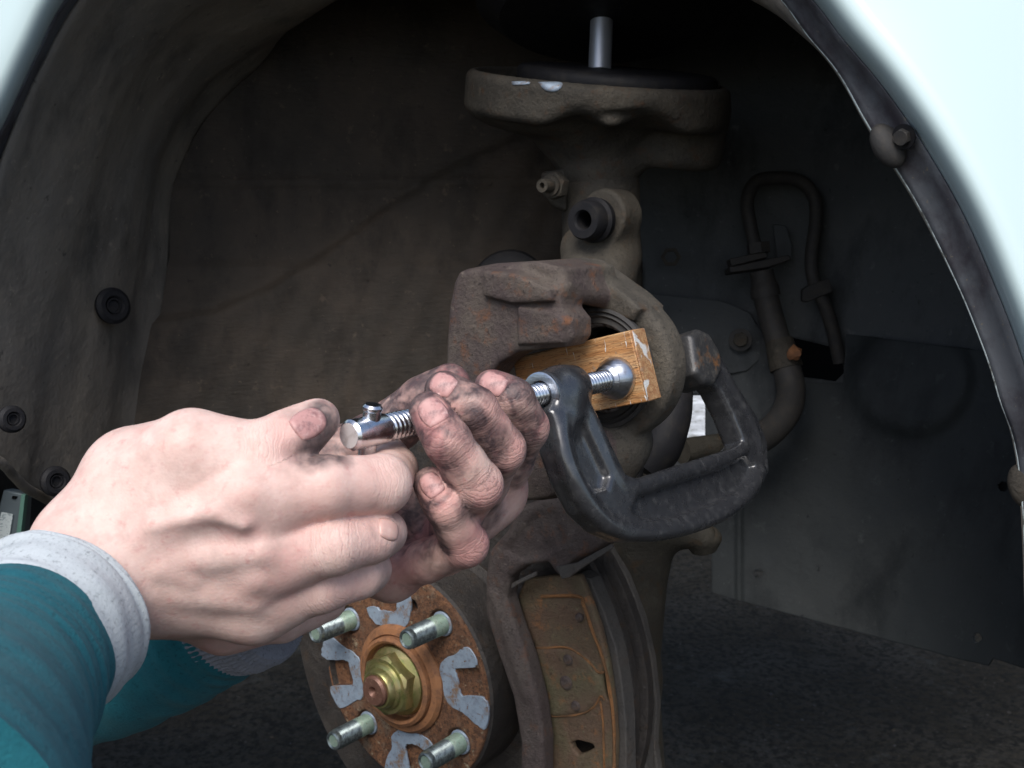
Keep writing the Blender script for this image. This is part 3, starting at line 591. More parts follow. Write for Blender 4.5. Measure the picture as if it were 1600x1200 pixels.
# stud directions measured on the flange plane
S4 = pl([(548, 968), (690, 975), (575, 1130), (718, 1160)], 0); ctr4 = S4.mean(0); Hc = ctr4
offs = [unit(p-ctr4) for p in S4]
RF = 72.0
lathe('disc_hat', [(34, -5), (68, -5), (69, 0), (RF-2.5, 0), (RF, -2.5), (RF, -36), (RF+6, -38), (60, -40), (34, -40)], Hc, A, m_disc, bd, 96)
FS = .6
vsf = []; u_, v_, a_ = frame(A); ringsf = []
radf = [33, 40, 50, 60, 66, 70.5]
b = Vol(Hc, (U, T, A), (-76, -76, -9), (76, 76, 5), .75)
b.add(b.cyl(Hc-A*6, Hc+A*1.2, 70.5, 1)); b.cut(b.cyl(Hc-A*7, Hc+A*3, 32, .5))
for p in S4: b.cut(b.cyl(p-A*2, p+A*4, 9.2, .3), .6)
th_h = pl([(646, 946)], 0)[0]; b.cut(b.cyl(th_h-A*8, th_h+A*4, 4, .2), .8)
pk = {'right': [(712, 1043), (748, 1045), (757, 1092), (722, 1090)], 'left': [(510, 1029), (541, 1031), (551, 1070), (520, 1072)], 'top': [(590, 935), (620, 933), (617, 952), (592, 952)], 'bottom': [(632, 1162), (668, 1165), (672, 1205), (633, 1205)]}
for k_, q in pk.items(): b.cut(b.poly(pl(q, 1), -4 if k_ == 'left' else -2.2, 4, 1), .8)
b.obj('hub_face', m_rust, bd, 'flaky orange brown rusted face of the hub')
Z = lambda L: [(460+x/4, 900+y/4) for x, y in L]
pads = [Z([(1080, 455), (1112, 490), (1128, 562), (1010, 568), (996, 600), (1012, 655), (1040, 755), (1188, 775), (1192, 940), (1140, 925), (1060, 850), (990, 815), (950, 760), (930, 650), (915, 600), (930, 540), (1010, 500), (1045, 468)]),
        Z([(190, 400), (230, 390), (300, 450), (380, 500), (408, 560), (420, 740), (380, 770), (300, 812), (268, 800), (232, 700), (368, 692), (352, 580), (322, 522), (200, 512), (175, 480)]),
        Z([(455, 205), (480, 255), (530, 302), (650, 322), (698, 292), (716, 210), (712, 120), (655, 120), (640, 222), (600, 232), (530, 222), (505, 202)]),
        Z([(610, 1010), (650, 972), (720, 975), (800, 1010), (855, 1060), (820, 1085), (760, 1047), (690, 1047), (685, 1105), (705, 1240), (575, 1240), (590, 1130), (615, 1080)])]
for q in pads:
    P = toplane(q, Hc+A*1.9, A); P = np.array(spline(np.vstack([P, P[:1]]), len(P)*4))[:-1]
    q2 = np.stack([(P-Hc)@U, (P-Hc)@T], 1); tg_ = np.roll(q2, -1, 0)-np.roll(q2, 1, 0); nr = np.stack([tg_[:, 1], -tg_[:, 0]], 1); nr /= np.linalg.norm(nr, axis=1)[:, None]+1e-9
    ar = .5*np.sum(q2[:, 0]*np.roll(q2[:, 1], -1)-np.roll(q2[:, 0], -1)*q2[:, 1]); nr = nr*(1 if ar > 0 else -1)*1.1; P = P+nr[:, :1]*U+nr[:, 1:]*T
    # ragged edge where the rust eats into it
    ang = RNG.normal(0, .25, (len(P), 2)); P = P+ang[:, :1]*U+ang[:, 1:]*T; prism('bare_face_patch', P, -A*1.6, m_zinc, bd, .25, 1)
# outer swept chamfers of pale paint on the rim
disc = ring('friction_ring', [(RF-3, -38), (146, -38), (148, -40), (148, -45), (146, -46), (120, -46), (120, -54), (146, -54), (148, -55), (148, -61), (146, -62), (RF-3, -62)], Hc, A, m_disc, bd, 128)
ring('center_ring', [(28, -2), (35, -2), (35.5, 3), (33.5, 5.5), (30, 6.5), (28.6, 5)], Hc, A, m_orust, bd, 64)
ring('center_ring', [(22, -3), (29, -3), (28.8, 9), (26.8, 10.5), (25.2, 9.5), (24.5, 4), (22, 3)], Hc, A, m_orust, bd, 64)
lathe('nut_seat', [(26, 0), (26, 1), (0, 1)], Hc-A*4, A, m_hole, bd, 48)
NC = Hc+A*2
nut = lathe('hub_nut', [(0, 0), (22.5, 0), (23.2, 2), (22, 5.5), (18, 8), (0, 8)], NC, A, m_gold, bd, 64, label='gold plated hub nut')
hexnut('nut_hex', NC+A*5, A, 20.5, 10.5, m_gold, nut, .35, .16)
lathe('nut_collar', [(15.5, 15), (14.5, 17), (12.8, 18), (12.2, 21.5), (11.4, 22.5), (10, 22.5), (10, 17)], NC, A, m_gold, nut, 48)
sp = lathe('spindle_end', [(0, 20.5), (1.2, 20.8), (2.2, 24), (3.6, 25.5), (8.5, 25.5), (9.8, 24), (9.9, 15), (0, 15)], NC, A, m_brown, bd, 48)
# one stud, then copies
def stud(p):
    s0 = thread('wheel_stud', p+A*11, A, 6.7, 17.5, 1.3, m_stud, bd, .7, 26, 5); s0['label'] = 'threaded wheel stud'
    thread('stud_shank', p-A*1, A, 6.65, 12.2, 1.3, m_stud2, s0, .45, 26, 5)
    lathe('stud_tip', [(3.8, 27), (4.0, 30.2), (4.9, 30.8), (5.9, 30.2), (6.3, 28.8), (6.2, 27)], p+A*1, A, m_stud, s0, 28)
    lathe('stud_dimple', [(3.9, 30), (2.6, 28.0), (0, 27.4)], p+A*1, A, m_stud2, s0, 20)
    ring('stud_collar', [(6.4, -3), (7.9, -3), (7.9, -.4), (7.4, .3), (6.4, .3)], p, A, m_zinc, s0, 28)
    return s0
s0 = stud(S4[0])
for p in S4[1:]:
    d = s0.copy(); COL.objects.link(d); d.parent = bd; off = Vector((W(p)-W(S4[0]))[0]); d.location = s0.location+off
    for ch in list(s0.children): e = ch.copy(); COL.objects.link(e); e.parent = d

# ------------------------------------------------------------------ caliper bracket and the pads
cb = thing('caliper_bracket', 'brown cast iron bracket arching over the brake pads beside the disc', 'brake bracket', c(880, 1200, 640))
PB = Hc+A*(-4)
b = Vol(PB, (U, T, A), (20, -125, -34), (165, 130, 10), 1.0)
arm = [(757, 905), (762, 862), (790, 830), (812, 792), (850, 778), (905, 776), (960, 800), (972, 838), (930, 862), (892, 880), (880, 905), (868, 898), (855, 880), (820, 885), (795, 903), (790, 935), (800, 968), (822, 1030), (840, 1100), (848, 1160), (848, 1260), (812, 1260), (812, 1160), (800, 1090), (776, 1020), (757, 960)]
b.add(b.poly(toplane(arm, PB, A), -13, 0, 3))
b.cut(b.poly(toplane([(790, 860), (840, 800), (870, 800), (880, 850), (850, 868), (810, 875)], PB, A), -1.6, 4, 2), 3)
b.add(b.poly(toplane([(835, 800), (920, 790), (965, 812), (960, 835), (900, 862), (868, 868)], PB, A), -34, -3, 3), 6)
b.add(b.cone(toplane([(770, 930)], PB, A)[0]-A*3, toplane([(822, 1085)], PB, A)[0]-A*3, 3.5, 3.5), 4)
b.obj('bracket_casting', m_brk, cb)
prism('anti_rattle_clip', toplane([(868, 886), (900, 880), (955, 850), (958, 856), (912, 886), (890, 902), (878, 905)], Hc+A*-1, A), -A*2, m_fric, cb, .4)
prism('anti_rattle_clip', toplane([(792, 915), (822, 900), (838, 893), (838, 900), (812, 912), (796, 922)], Hc+A*-8, A), -A*2, m_fric, cb, .4)
bpd = thing('brake_pad', 'rust stained outer brake pad held in the bracket against the disc', 'brake pad', c(900, 1200, 640))
SP = -20
plate = [(808, 930), (820, 905), (862, 900), (905, 898), (918, 930), (936, 980), (950, 1040), (958, 1100), (962, 1160), (960, 1215), (860, 1215), (850, 1150), (852, 1080), (835, 1010), (812, 965)]
b = Vol(Hc+A*SP, (U, T, A), (10, -125, -10), (165, 130, 9), .9)
P0 = Hc+A*SP
b.add(b.poly(toplane(plate, P0, A), -5.5, 0, 1))
b.cut(b.poly(toplane([(892, 1161), (903, 1157), (925, 1163), (929, 1168), (917, 1176), (903, 1180), (895, 1172)], P0, A), -8, 4, .6), .8)
b.cut(b.poly(toplane([(942, 1048), (947, 1050), (953, 1090), (948, 1094), (943, 1075)], P0, A), -8, 4, .5), .6)
b.add(b.poly(toplane([(822, 1014), (850, 1012), (892, 1013), (918, 1030), (935, 1052), (938, 1075), (932, 1098), (915, 1112), (880, 1118), (846, 1118), (846, 1060)], P0, A), -1, 1.6, .8), .6)
b.obj('backing_plate', m_padp, bpd)
for x, y, r in ((888, 1031, 3.4), (885, 1067, 4.4), (900, 1103, 3.2), (905, 965, 2.6)):
    p = toplane([(x, y)], P0+A*1.5, A)[0]; lathe('rivet', [(0, 1.5), (r*.7, 1.4), (r, .5), (r, -1)], p, A, m_cast, bpd, 20)
def seamline(pts, s, r, par=bpd): P = toplane(pts, Hc+A*s, A); tube('rust_seam', list(P), r*.68, m_rustln, par, 50, 8, noise=.12)
seamline([(812, 995), (822, 1010), (850, 1012), (885, 1012), (905, 1022), (922, 1036), (934, 1050), (944, 1050)], SP+.9, .9)
seamline([(846, 1119), (880, 1119), (915, 1113), (932, 1099), (938, 1088), (945, 1094)], SP+.6, .8)
seamline([(846, 932), (903, 932), (912, 945), (925, 985), (942, 1030), (953, 1080), (959, 1140), (960, 1205)], SP+.4, 1.5)
seamline([(938, 1096), (942, 1130), (944, 1200)], SP+.4, .9)
fr = [(905, 896), (922, 905), (945, 960), (962, 1010), (972, 1070), (978, 1130), (979, 1215), (930, 1215), (930, 1100), (900, 980), (880, 910)]
prism('friction_block', toplane(fr, Hc+A*(SP-6), A), -A*11, m_fric, bpd, .8)
bp2 = thing('brake_pad', 'grey inner brake pad on the far side of the disc rim', 'brake pad', c(1010, 1200, 640))
fr2 = [(880, 870), (938, 866), (962, 905), (985, 965), (1000, 1030), (1008, 1100), (1010, 1215), (900, 1215)]
prism('friction_block', toplane(fr2, Hc+A*-63, A), -A*10, m_fric, bp2, 1.2)
fr3 = [(880, 850), (945, 846), (978, 900), (1003, 965), (1018, 1030), (1026, 1100), (1022, 1165), (1030, 1215), (900, 1215)]
prism('backing_plate', toplane(fr3, Hc+A*-75, A), -A*6, m_fric, bp2, 1)

# ------------------------------------------------------------------ caliper
Bc = c(950, 572, 503)                                   # bore centre on the face
cal = thing('brake_caliper', 'brown cast iron brake caliper swung up, with open piston bore', 'brake caliper', c(900, 780, 500))
CZ = 42.0; PC = Bc+A*CZ
b = Vol(Bc, (U, T, A), (-115, -75, -48), (62, 82, 62), 1.0)
claw = [(708, 440), (716, 424), (760, 416), (812, 424), (850, 441), (872, 452), (877, 482), (892, 500), (893, 528), (882, 543), (842, 546), (806, 551), (776, 570), (757, 600), (750, 640), (756, 690), (775, 712), (830, 700), (890, 692), (912, 735), (897, 768), (842, 782), (790, 786), (735, 772), (702, 712), (694, 630), (696, 540), (700, 480)]
b.add(b.poly(toplane(claw, PC, A), CZ-17, CZ, 2))
# raised step on the upper claw
b.add(b.poly(toplane([(762, 422), (812, 426), (868, 452), (868, 470), (806, 474), (760, 462)], PC, A), CZ-4, CZ+4, 1), .8)
b.add(b.poly(toplane([(812, 478), (870, 486), (888, 502), (884, 536), (812, 538)], PC, A), CZ-4, CZ+2.4, 1), .8)
# bridge from the claws to the cylinder
br = [(708, 440), (716, 422), (765, 412), (830, 408), (872, 420), (876, 448), (850, 460), (800, 458), (745, 470), (712, 480)]
b.add(b.poly(toplane(br, PC, A), -4, CZ-4, 2), 2)
b.add(b.cone(Bc+A*36-T*38+U*2, Bc-A*6-T*31+U*4, 5, 6), 3)
b.add(b.cone(Bc+A*30+T*44-U*14, Bc-A*6+T*36, 9, 12), 10)
b.add(b.cone(c(905, 720, 510), c(985, 690, 530), 13, 10), 14)
b.add(b.cyl(Bc-A*15, Bc+A*2, 34.5, 4), 2.5); b.add(b.cyl(Bc-A*32, Bc, 24, 4), 3)
b.add(b.box(Bc-A*6-T*26-U*14, (U, T, A), (20, 12, 9), 3), 4)
b.add(b.poly(toplane([(846, 411), (900, 405), (918, 409), (945, 428), (992, 462), (1012, 482), (1000, 500), (985, 496), (940, 474), (895, 472), (856, 468)], Bc, A), -16, 7, 1), 1.2)
b.add(b.cone(c(960, 690, 520), c(935, 765, 515), 13, 12), 14)
# bore
Bo = c(943, 574, 501); b.cut(b.cyl(Bo-A*24, Bo+A*10, 23, 1), 1)
v, q = b.mesh(); cc = mk('caliper_casting', v, q, m_cast, cal)
cc.data.materials.append(m_housing)
# the cylinder end is greyer and dustier than the claws
ctrs = (v[q].mean(1)-Bc) @ A; mi = (ctrs < 8).astype(np.int32); cc.data.polygons.foreach_set('material_index', mi)
m_ringd = M('dull_piston_rim', (.34, .33, .32), .38, .7); m_ringd.tint(4, (.09, .07, .06), .45, .6); m_ringd = m_ringd.m
ring('dust_boot', [(21, 0), (28, 0), (28, 2.2), (26.5, 3), (25.6, 1.6), (24.4, 2.8), (23.2, 1.5), (21, 2)], Bo+A*1.6, A, m_hose, cal, 64)
ring('piston', [(19, -16), (22, -16), (22, .5), (21.3, 1.4), (19.8, 1.4), (19, .5)], Bo+A*.4, A, m_ringd, cal, 64)
lathe('piston_cup', [(19.1, -15), (19, -16), (0, -16)], Bo, A, m_hole, cal, 40)

# ------------------------------------------------------------------ C-clamp
Sa, Sb = c(545, 681, 350), c(962, 591, 475); sd_ = unit(Sb-Sa)
cl = thing('c_clamp', 'black C-clamp with plated screw pressing the wood block into the caliper', 'clamp', c(1000, 843, 480))
sc0 = lathe('screw', [(0, 0), (4.3, 0), (5.2, 1.0), (5.25, 15.5), (4.4, 16.5), (0, 16.5)], Sa, sd_, m_chrome, cl, 40, label='plated clamp screw')
Ls = np.linalg.norm(Sb-Sa)
m_endface = M('dull_screw_end', (.62, .58, .57), .55, .3); m_endface.tint(3, (.45, .40, .38), .5, .7); m_endface = m_endface.m
lathe('screw_end', [(0, -.15), (4.1, -.15), (4.2, .3), (0, .3)], Sa, sd_, m_endface, sc0, 32)
thread('screw_thread', Sa+sd_*16, sd_, 4.95, Ls-22, 2.1, m_chrome, sc0, .85, 32, 6)
lathe('swivel_pad', [(5.2, -9), (6.6, -7.5), (6.0, -6), (7.2, -4.5), (9.2, -2), (9.6, 0), (9.4, 1.2), (0, 1.2)], Sb, sd_, m_steel, sc0, 48)
up = unit(V(.10, -.92, -.32)-np.dot(V(.10, -.92, -.32), sd_)*sd_); O = Sa+sd_*9.5
lathe('sliding_bar', [(0, -46), (2.6, -46), (3, -44), (3, 7.2), (3.3, 7.6), (3.4, 8.6), (2.6, 9.4), (0, 9.5)], O, up, m_chrome, sc0, 24)
t0 = .768; Pb = Sa+(Sb-Sa)*((884-545)/(962-545)*1.0)
# boss centre on the screw axis below photo point x=884
for t0 in np.linspace(.5, 1, 400):
    Pb = Sa+(Sb-Sa)*t0
    if Pb[0]/Pb[2]*F+800 > 876: break
vv = V(.26, .96, -.067); vv = unit(vv-np.dot(vv, sd_)*sd_); NN = unit(np.cross(sd_, vv))   # NN points away from the viewer
if NN[2] < 0: NN = -NN
TP = lambda L: toplane(L, Pb-NN*7, NN)
b = Vol(Pb, (sd_, vv, NN), (-28, -60, -15), (170, 100, 15), .8)
outer = [(862, 640), (870, 665), (877, 700), (894, 748), (920, 798), (950, 826), (985, 842), (1030, 842), (1080, 832), (1135, 810), (1180, 780), (1203, 738), (1200, 690), (1184, 650), (1152, 600), (1122, 548), (1106, 524), (1092, 516), (1096, 560), (1110, 596), (1124, 608), (1145, 648), (1162, 690), (1150, 703), (1072, 727), (1000, 750), (978, 738), (956, 692), (934, 645), (912, 612), (880, 615)]
b.add(b.poly(TP(outer), -7.5, 5.5, 2.6))
rec1 = [(893, 655), (911, 652), (932, 698), (953, 744), (948, 764), (930, 768), (911, 735), (899, 692)]
rec2 = [(998, 775), (1065, 752), (1130, 731), (1166, 712), (1180, 728), (1166, 760), (1120, 786), (1050, 810), (1008, 812), (988, 798)]
for r_, r1_ in ((rec1, 2.5), (rec2, 2.5)):
    b.cut(b.poly(TP(r_), -14, -3.2, 2), 2); b.cut(b.poly(TP(r_), 2, 14, 2), 2)
# rounded beads along the edges of the beam
def bead(L, r, k=2.5):
    P = spline(TP(L), 60)+NN*2.0; G = np.full(b.n, 50, np.float32)
    for i in range(len(P)-1): sl, d = b.cone(P[i], P[i+1], r, r); G[sl] = np.minimum(G[sl], d)
    b.D = smin(b.D, G, k)
bead([(878, 655), (886, 705), (903, 750), (929, 793), (958, 820), (995, 830), (1040, 829), (1090, 818), (1140, 797), (1175, 766), (1190, 735)], 3.6)
bead([(921, 640), (943, 690), (965, 740), (990, 758), (1065, 735), (1135, 713), (1165, 700)], 2.6)
bead([(1112, 545), (1145, 605), (1176, 660), (1188, 700)], 3.0)
b.add(b.cyl(Pb-sd_*13.5, Pb+sd_*11, 9.3, 1.6), 4)
b.add(b.cone(Pb+sd_*0, TP([(895, 650)])[0]+NN*7, 8.5, 7.5), 6)
b.cut(b.cyl(Pb-sd_*30, Pb-sd_*11.8, 5.6, .3), .6)
b.obj('clamp_frame', m_clamp, cl)
ring('boss_face', [(5.5, -.8), (9.0, -.8), (9.0, .15), (8.2, .45), (5.6, .45)], Pb-sd_*13.6, -sd_, m_steel, cl, 48)
# anvil end, worn, facing the screw
b = Vol(Pb, (sd_, vv, NN), (60, -60, -17), (150, 60, 17), .8)
an = [(1072, 524), (1086, 514), (1103, 522), (1120, 552), (1124, 580), (1112, 604), (1096, 602), (1080, 585)]
b.add(b.poly(TP(an), -10, 9.6, 3.5)); b.obj('anvil', m_worn, cl, 'worn rusty anvil end of the clamp')

# ------------------------------------------------------------------ wood block
wb = thing('wood_block', 'small oak offcut with white paint scratches squeezed under the clamp pad', 'wood block', c(905, 640, 485))
Pw = Sb+sd_*1.4
fr_ = toplane([(800, 560), (984, 516), (1004, 629), (818, 668)], Pw, A)
e1 = unit(fr_[1]-fr_[0]); lenw = np.linalg.norm(fr_[1]-fr_[0])
e2 = fr_[2]-fr_[1]; e2 = e2-np.dot(e2, e1)*e1; Hw = np.linalg.norm(e2); e2 = unit(e2)
P = [fr_[1]-e1*lenw, fr_[1], fr_[1]+e2*Hw+e1*1.0, fr_[1]-e1*lenw+e2*Hw]
def grain(o):
    M_ = np.zeros(len(o.data.vertices)*3); o.data.vertices.foreach_get('co', M_); co = M_.reshape(-1, 3); ax = (W(np.array([e1, e2, A]))-W(np.zeros((1, 3))))*1000
    at = o.data.attributes.new('grain', 'FLOAT_VECTOR', 'POINT'); at.data.foreach_set('vector', (co*1000 @ ax.T).astype(np.float32).ravel())
grain(prism('oak_offcut', P, -A*11, m_wood, wb, .7, 2))
o = prism('painted_end', [P[1]+e1*.02, P[1]-A*11+e1*.02, P[2]-A*11+e1*.02, P[2]+e1*.02], e1*1.0, m_woodend, wb, .5, 1); grain(o)

# ------------------------------------------------------------------ person: two arms
pe = thing('person', 'person in a teal fleece turning the clamp screw with bare grimy hands', 'person', c(60, 1200, 380))
def nail(vol, px, py, z0, z1, d, wd, ln_, mat, par):
    p = vol.hit(px, py, z0, z1); n = unit(vol.grad(p[None])[0]); d = unit(d-np.dot(d, n)*n); s_ = np.cross(d, n); vs, fs = [], []; K, J = 17, 17; E = []
    for i in range(K):
        for j in range(J):
            a_, b_ = (i/(K-1)*2-1), (j/(J-1)*2-1); x = a_*math.sqrt(1-b_*b_*.40); y = b_*math.sqrt(1-a_*a_*(.40 if b_ > 0 else .25)); vs.append(p+s_*x*wd+d*y*ln_); E.append(max(abs(a_), -b_ if b_ < 0 else b_*.75))
    P = np.array(vs); E = np.array(E)
    for _ in range(3): P = P-n*(vol.samp(P)/np.maximum(.45, (lambda g: (g/np.linalg.norm(g, axis=1)[:, None])@n)(vol.grad(P))))[:, None]
    P = P+n*(.27-.6*np.clip((E-.72)/.28, 0, 1)**2)[:, None]
    fs = [(i*J+j, i*J+j+1, (i+1)*J+j+1, (i+1)*J+j) for i in range(K-1) for j in range(J-1)]
    o = mk('fingernail', P, fs, mat, par); m = o.modifiers.new('thick', 'SOLIDIFY'); m.thickness = .0005; m.offset = 0
    tr = np.array([max(0, (b_-.80)/.2) for i in range(K) for b_ in np.linspace(-1, 1, J)]); at = o.data.attributes.new('tip', 'FLOAT', 'POINT'); at.data.foreach_set('value', tr.astype(np.float32))
    return p, n, d, s_
def finger_parts(vol, pts, rad, sq=None, k=3):
    """pts: joints, rad: radii; returns a local field"""
    F_ = np.full(vol.n, 50, np.float32); n = len(pts)
    for i in range(n-1):
        a_, b_ = pts[i], pts[i+1]; m_ = (a_+b_)/2; rm = (rad[i]+rad[i+1])/2*.945
        last = sq if i == n-2 else None
        for x, y, r1, r2 in ((a_, m_, rad[i], rm), (m_, b_, rm, rad[i+1])):
            sl, d = vol.cone(x, y, r1, r2, last); F_[sl] = smin(F_[sl], d, k)
    return F_
def smooth01(x): return np.clip(x, 0, 1)**2*(3-2*np.clip(x, 0, 1))
def hand(name, lo, hi, h, palm, fingers, extras, cuts, mat, grime, red, label, kp=9, kf=7, side=0, sdir=None, nails=(), nmat=None, fbase=0):
    vol = Vol(V(0, 0, 0), XYZ, lo, hi, h)
    for a_, b_, r1, r2, *sq in palm: vol.add(vol.cone(a_, b_, r1, r2, sq[0] if sq else None), kp)
    for a_, b_, r1, r2, k in extras: vol.add(vol.cone(a_, b_, r1, r2), k)
    Dp = vol.D.copy(); res = Dp.copy()
    for f in fingers:
        Ff = finger_parts(vol, f['p'], f['r'], f.get('sq'))
        if 'pad' in f:
            for o_, r_ in f['pad']: sl, d = vol.ell(o_, XYZ, (r_, r_, r_)); Ff[sl] = smin(Ff[sl], d, 4)
        res = smin(res, smin(Dp, Ff, f.get('k', kf)), .5)
    vol.D = res
    for a_, b_, r1, r2, k in cuts: vol.cut(vol.cone(a_, b_, r1, r2), k)
    v, q = vol.mesh(); o = mk(name, v, q, mat, pe, label=label)
    NI = [nail(vol, *(q_ if len(q_) == 8 else (*q_, nmat)), o) for q_ in nails]
    g = np.zeros(len(v)); rdir = np.zeros((len(v), 3)); wf = np.zeros(len(v)); rd = np.zeros(len(v)); fold = np.zeros(len(v)); al = np.zeros(len(v)); best = np.full(len(v), 1e9)
    for f in fingers:
        P = f['p']; s0_ = 0
        for i in range(len(P)-1):
            ab = P[i+1]-P[i]; L = np.linalg.norm(ab); t = ((v-P[i])@ab)/(L*L); tc = np.clip(t, 0, 1); d = np.linalg.norm(v-P[i]-tc[:, None]*ab, axis=1)/max(f['r'][i], 1); m_ = d < best; rv = v-P[i]-tc[:, None]*ab; rdir = np.where(m_[:, None], rv/np.maximum(np.linalg.norm(rv, axis=1), 1e-6)[:, None], rdir); wf = np.where(m_, (i+tc)/(len(P)-1), wf)
            best = np.where(m_, d, best); al = np.where(m_, s0_+t*L, al); s0_ += L
        for i, wgt in f.get('fold', []):
            dd = np.linalg.norm(v-P[i], axis=1)/(f['r'][i]*1.15); fold = np.maximum(fold, wgt*np.clip(1.45-dd, 0, 1)/.45*(dd < 1.45))
    fold = np.clip(fold, 0, 1)*np.clip((1.42-best)/.3, 0, 1)
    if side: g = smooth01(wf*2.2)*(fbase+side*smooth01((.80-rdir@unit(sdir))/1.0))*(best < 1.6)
    for p_, n_, d_, s__ in NI:
        q_ = v-p_; ex = np.abs(q_@s__)/5.4; ey = np.abs(q_@d_)/6.2; rr_ = np.sqrt(ex**2+ey**2); g = np.maximum(g, .7*np.exp(-((rr_-1.12)/.22)**2)*(np.abs(q_@n_) < 6)*(1 if side else .35))
    for o_, r_, s_ in grime: g = np.maximum(g, s_*smooth01(1.35-np.linalg.norm(v-o_, axis=1)/r_)) if s_ > 0 else g+s_*smooth01(1.35-np.linalg.norm(v-o_, axis=1)/r_)
    for o_, r_, s_ in red: rd = np.maximum(rd, s_*smooth01(1.35-np.linalg.norm(v-o_, axis=1)/r_))
    for nm, arr in (('grime', g), ('red', rd), ('fold', fold), ('along', al)):
        at = o.data.attributes.new(nm, 'FLOAT', 'POINT'); at.data.foreach_set('value', arr.astype(np.float32))
    return o
# near (right) hand, back towards the viewer
zF = V(0, 0, -1)
ix = [c(398, 772, 338), c(508, 762, 338), c(596, 757, 350), c(612, 735, 372), c(600, 708, 388)]
md = [c(418, 868, 343), c(520, 852, 340), c(580, 838, 350), c(602, 832, 358)]
rg = [c(398, 942, 352), c(500, 915, 350), c(562, 896, 357), c(580, 889, 362)]
pk_ = [c(352, 968, 372), c(440, 966, 378), c(510, 940, 386)]
tm = [c(215, 760, 345), c(300, 706, 336), c(415, 701, 338), c(455, 684, 341), c(496, 656, 346)]
W1, W2, W3 = c(140, 845, 338), c(198, 908, 344), c(165, 880, 342)
arm0 = c(20, 1030, 300)
palm = [(W3, arm0, 20.5, 19.5), (W1, tm[0], 13.5, 16), (tm[0], tm[1], 15, 11.5), (W1, ix[0], 13.5, 13), (W3, md[0], 16, 13), (W2, rg[0], 15, 12), (W2, pk_[0], 13, 10.5),
        (c(280, 800, 345), c(380, 850, 350), 17, 15), (c(250, 800, 362), c(370, 900, 372), 17, 15), (c(210, 730, 352), ix[0], 11, 12)]
ten = [(c(215, 850, 328), c(392, 768, 325), 2.4, 3.0, 6), (c(225, 880, 329), c(410, 862, 329), 2.2, 3.0, 6), (c(235, 915, 331), c(395, 938, 338), 2.0, 2.8, 6),
       (c(225, 945, 338), c(335, 948, 352), 1.4, 1.6, 4), (c(330, 948, 342), c(402, 905, 332), 1.4, 1.4, 4), (c(250, 890, 327), c(300, 905, 330), 1.2, 1.3, 4), (c(240, 820, 323), c(330, 800, 322), 1.3, 1.2, 4), (c(330, 800, 322), c(380, 820, 323), 1.2, 1.1, 4)]
fin1 = [dict(p=ix, r=[12.6, 9.8, 9.4, 8.6, 7.6], fold=[(2, .5)], k=9),
        dict(p=md, r=[12, 9.2, 8.3, 7.4], fold=[(1, .7), (2, .5)], k=8),
        dict(p=rg, r=[11.4, 8.6, 7.8, 6.9], fold=[(1, .7), (2, .5)], k=8),
        dict(p=pk_, r=[10.5, 8, 7], k=7),
        dict(p=tm, r=[15, 11.2, 8.7, 9.0, 7.2], sq=(V(.1, -.6, -.8), 1.12), fold=[(2, .8)], k=8)]
gr1 = [(c(520, 648, 338), 10.5, 1.0), (c(508, 672, 334), 7.5, .6), (c(518, 690, 338), 9.5, 1.0), (c(490, 708, 335), 8.5, .95), (c(462, 708, 332), 6, .5), (c(505, 628, 342), 4.5, .8), (c(455, 640, 335), 5, .3), (c(622, 712, 380), 14, .7), (c(625, 860, 352), 7, .4), (c(600, 905, 356), 6, .4), (c(500, 885, 345), 6, .3), (c(470, 905, 345), 6, .3), (c(545, 812, 343), 5, .3)]
rd1 = [(c(455, 690, 335), 9, .9), (c(485, 800, 335), 14, .5), (c(400, 800, 332), 16, .45), (c(440, 895, 335), 14, .6), (c(560, 775, 342), 16, .45), (c(570, 850, 345), 12, .5), (c(360, 985, 362), 22, .5), (c(540, 915, 350), 10, .5), (c(270, 830, 330), 12, .25)]
h1 = hand('hand', (-172, -14, 270), (-30, 150, 402), .8, palm, fin1, ten, [], m_skin1, gr1, rd1, 'clean pale right hand with its back to the viewer and blackened thumb tip',
          nails=[(483, 660, 300, 380, tm[4]-tm[3], 4.6, 6.0), (609, 826, 320, 385, V(.6, .25, .5), 3.6, 4.0, m_nail)], nmat=m_nail_d)
def onf(P, i, t, r, n, d=None):    # a point on the surface over the bone
    d = unit(P[i+1]-P[i]) if d is None else d; n = unit(n-np.dot(n, d)*d); return P[i]+(P[i+1]-P[i])*t+n*r
# far (left) hand, fingers curled round the screw
p_pk = [c(612, 900, 402), c(727, 850, 374), c(697, 790, 362), c(672, 756, 364)]
p_rg = [c(690, 850, 412), c(746, 758, 364), c(700, 690, 355), c(669, 642, 359)]
p_md = [c(735, 800, 420), c(783, 702, 378), c(742, 640, 367), c(694, 610, 368)]
p_ix = [c(775, 770, 425), c(822, 668, 398), c(802, 624, 388), c(768, 604, 389)]
p_tm = [c(470, 790, 420), c(530, 722, 416), c(620, 662, 410), c(662, 627, 405), c(703, 600, 402)]
wr = c(380, 893, 405)
palm2 = [(wr, c(250, 945, 425), 22, 24), (wr, c(520, 850, 410), 21, 18), (c(520, 850, 412), p_pk[0], 15, 8.5), (c(500, 850, 415), p_rg[0], 16, 12), (c(490, 840, 422), p_md[0], 15, 12), (c(480, 830, 425), p_ix[0], 14, 12),
         (wr, p_tm[0], 20, 16), (p_tm[0], p_tm[1], 15, 12), (c(540, 855, 408), c(590, 860, 402), 13, 10)]
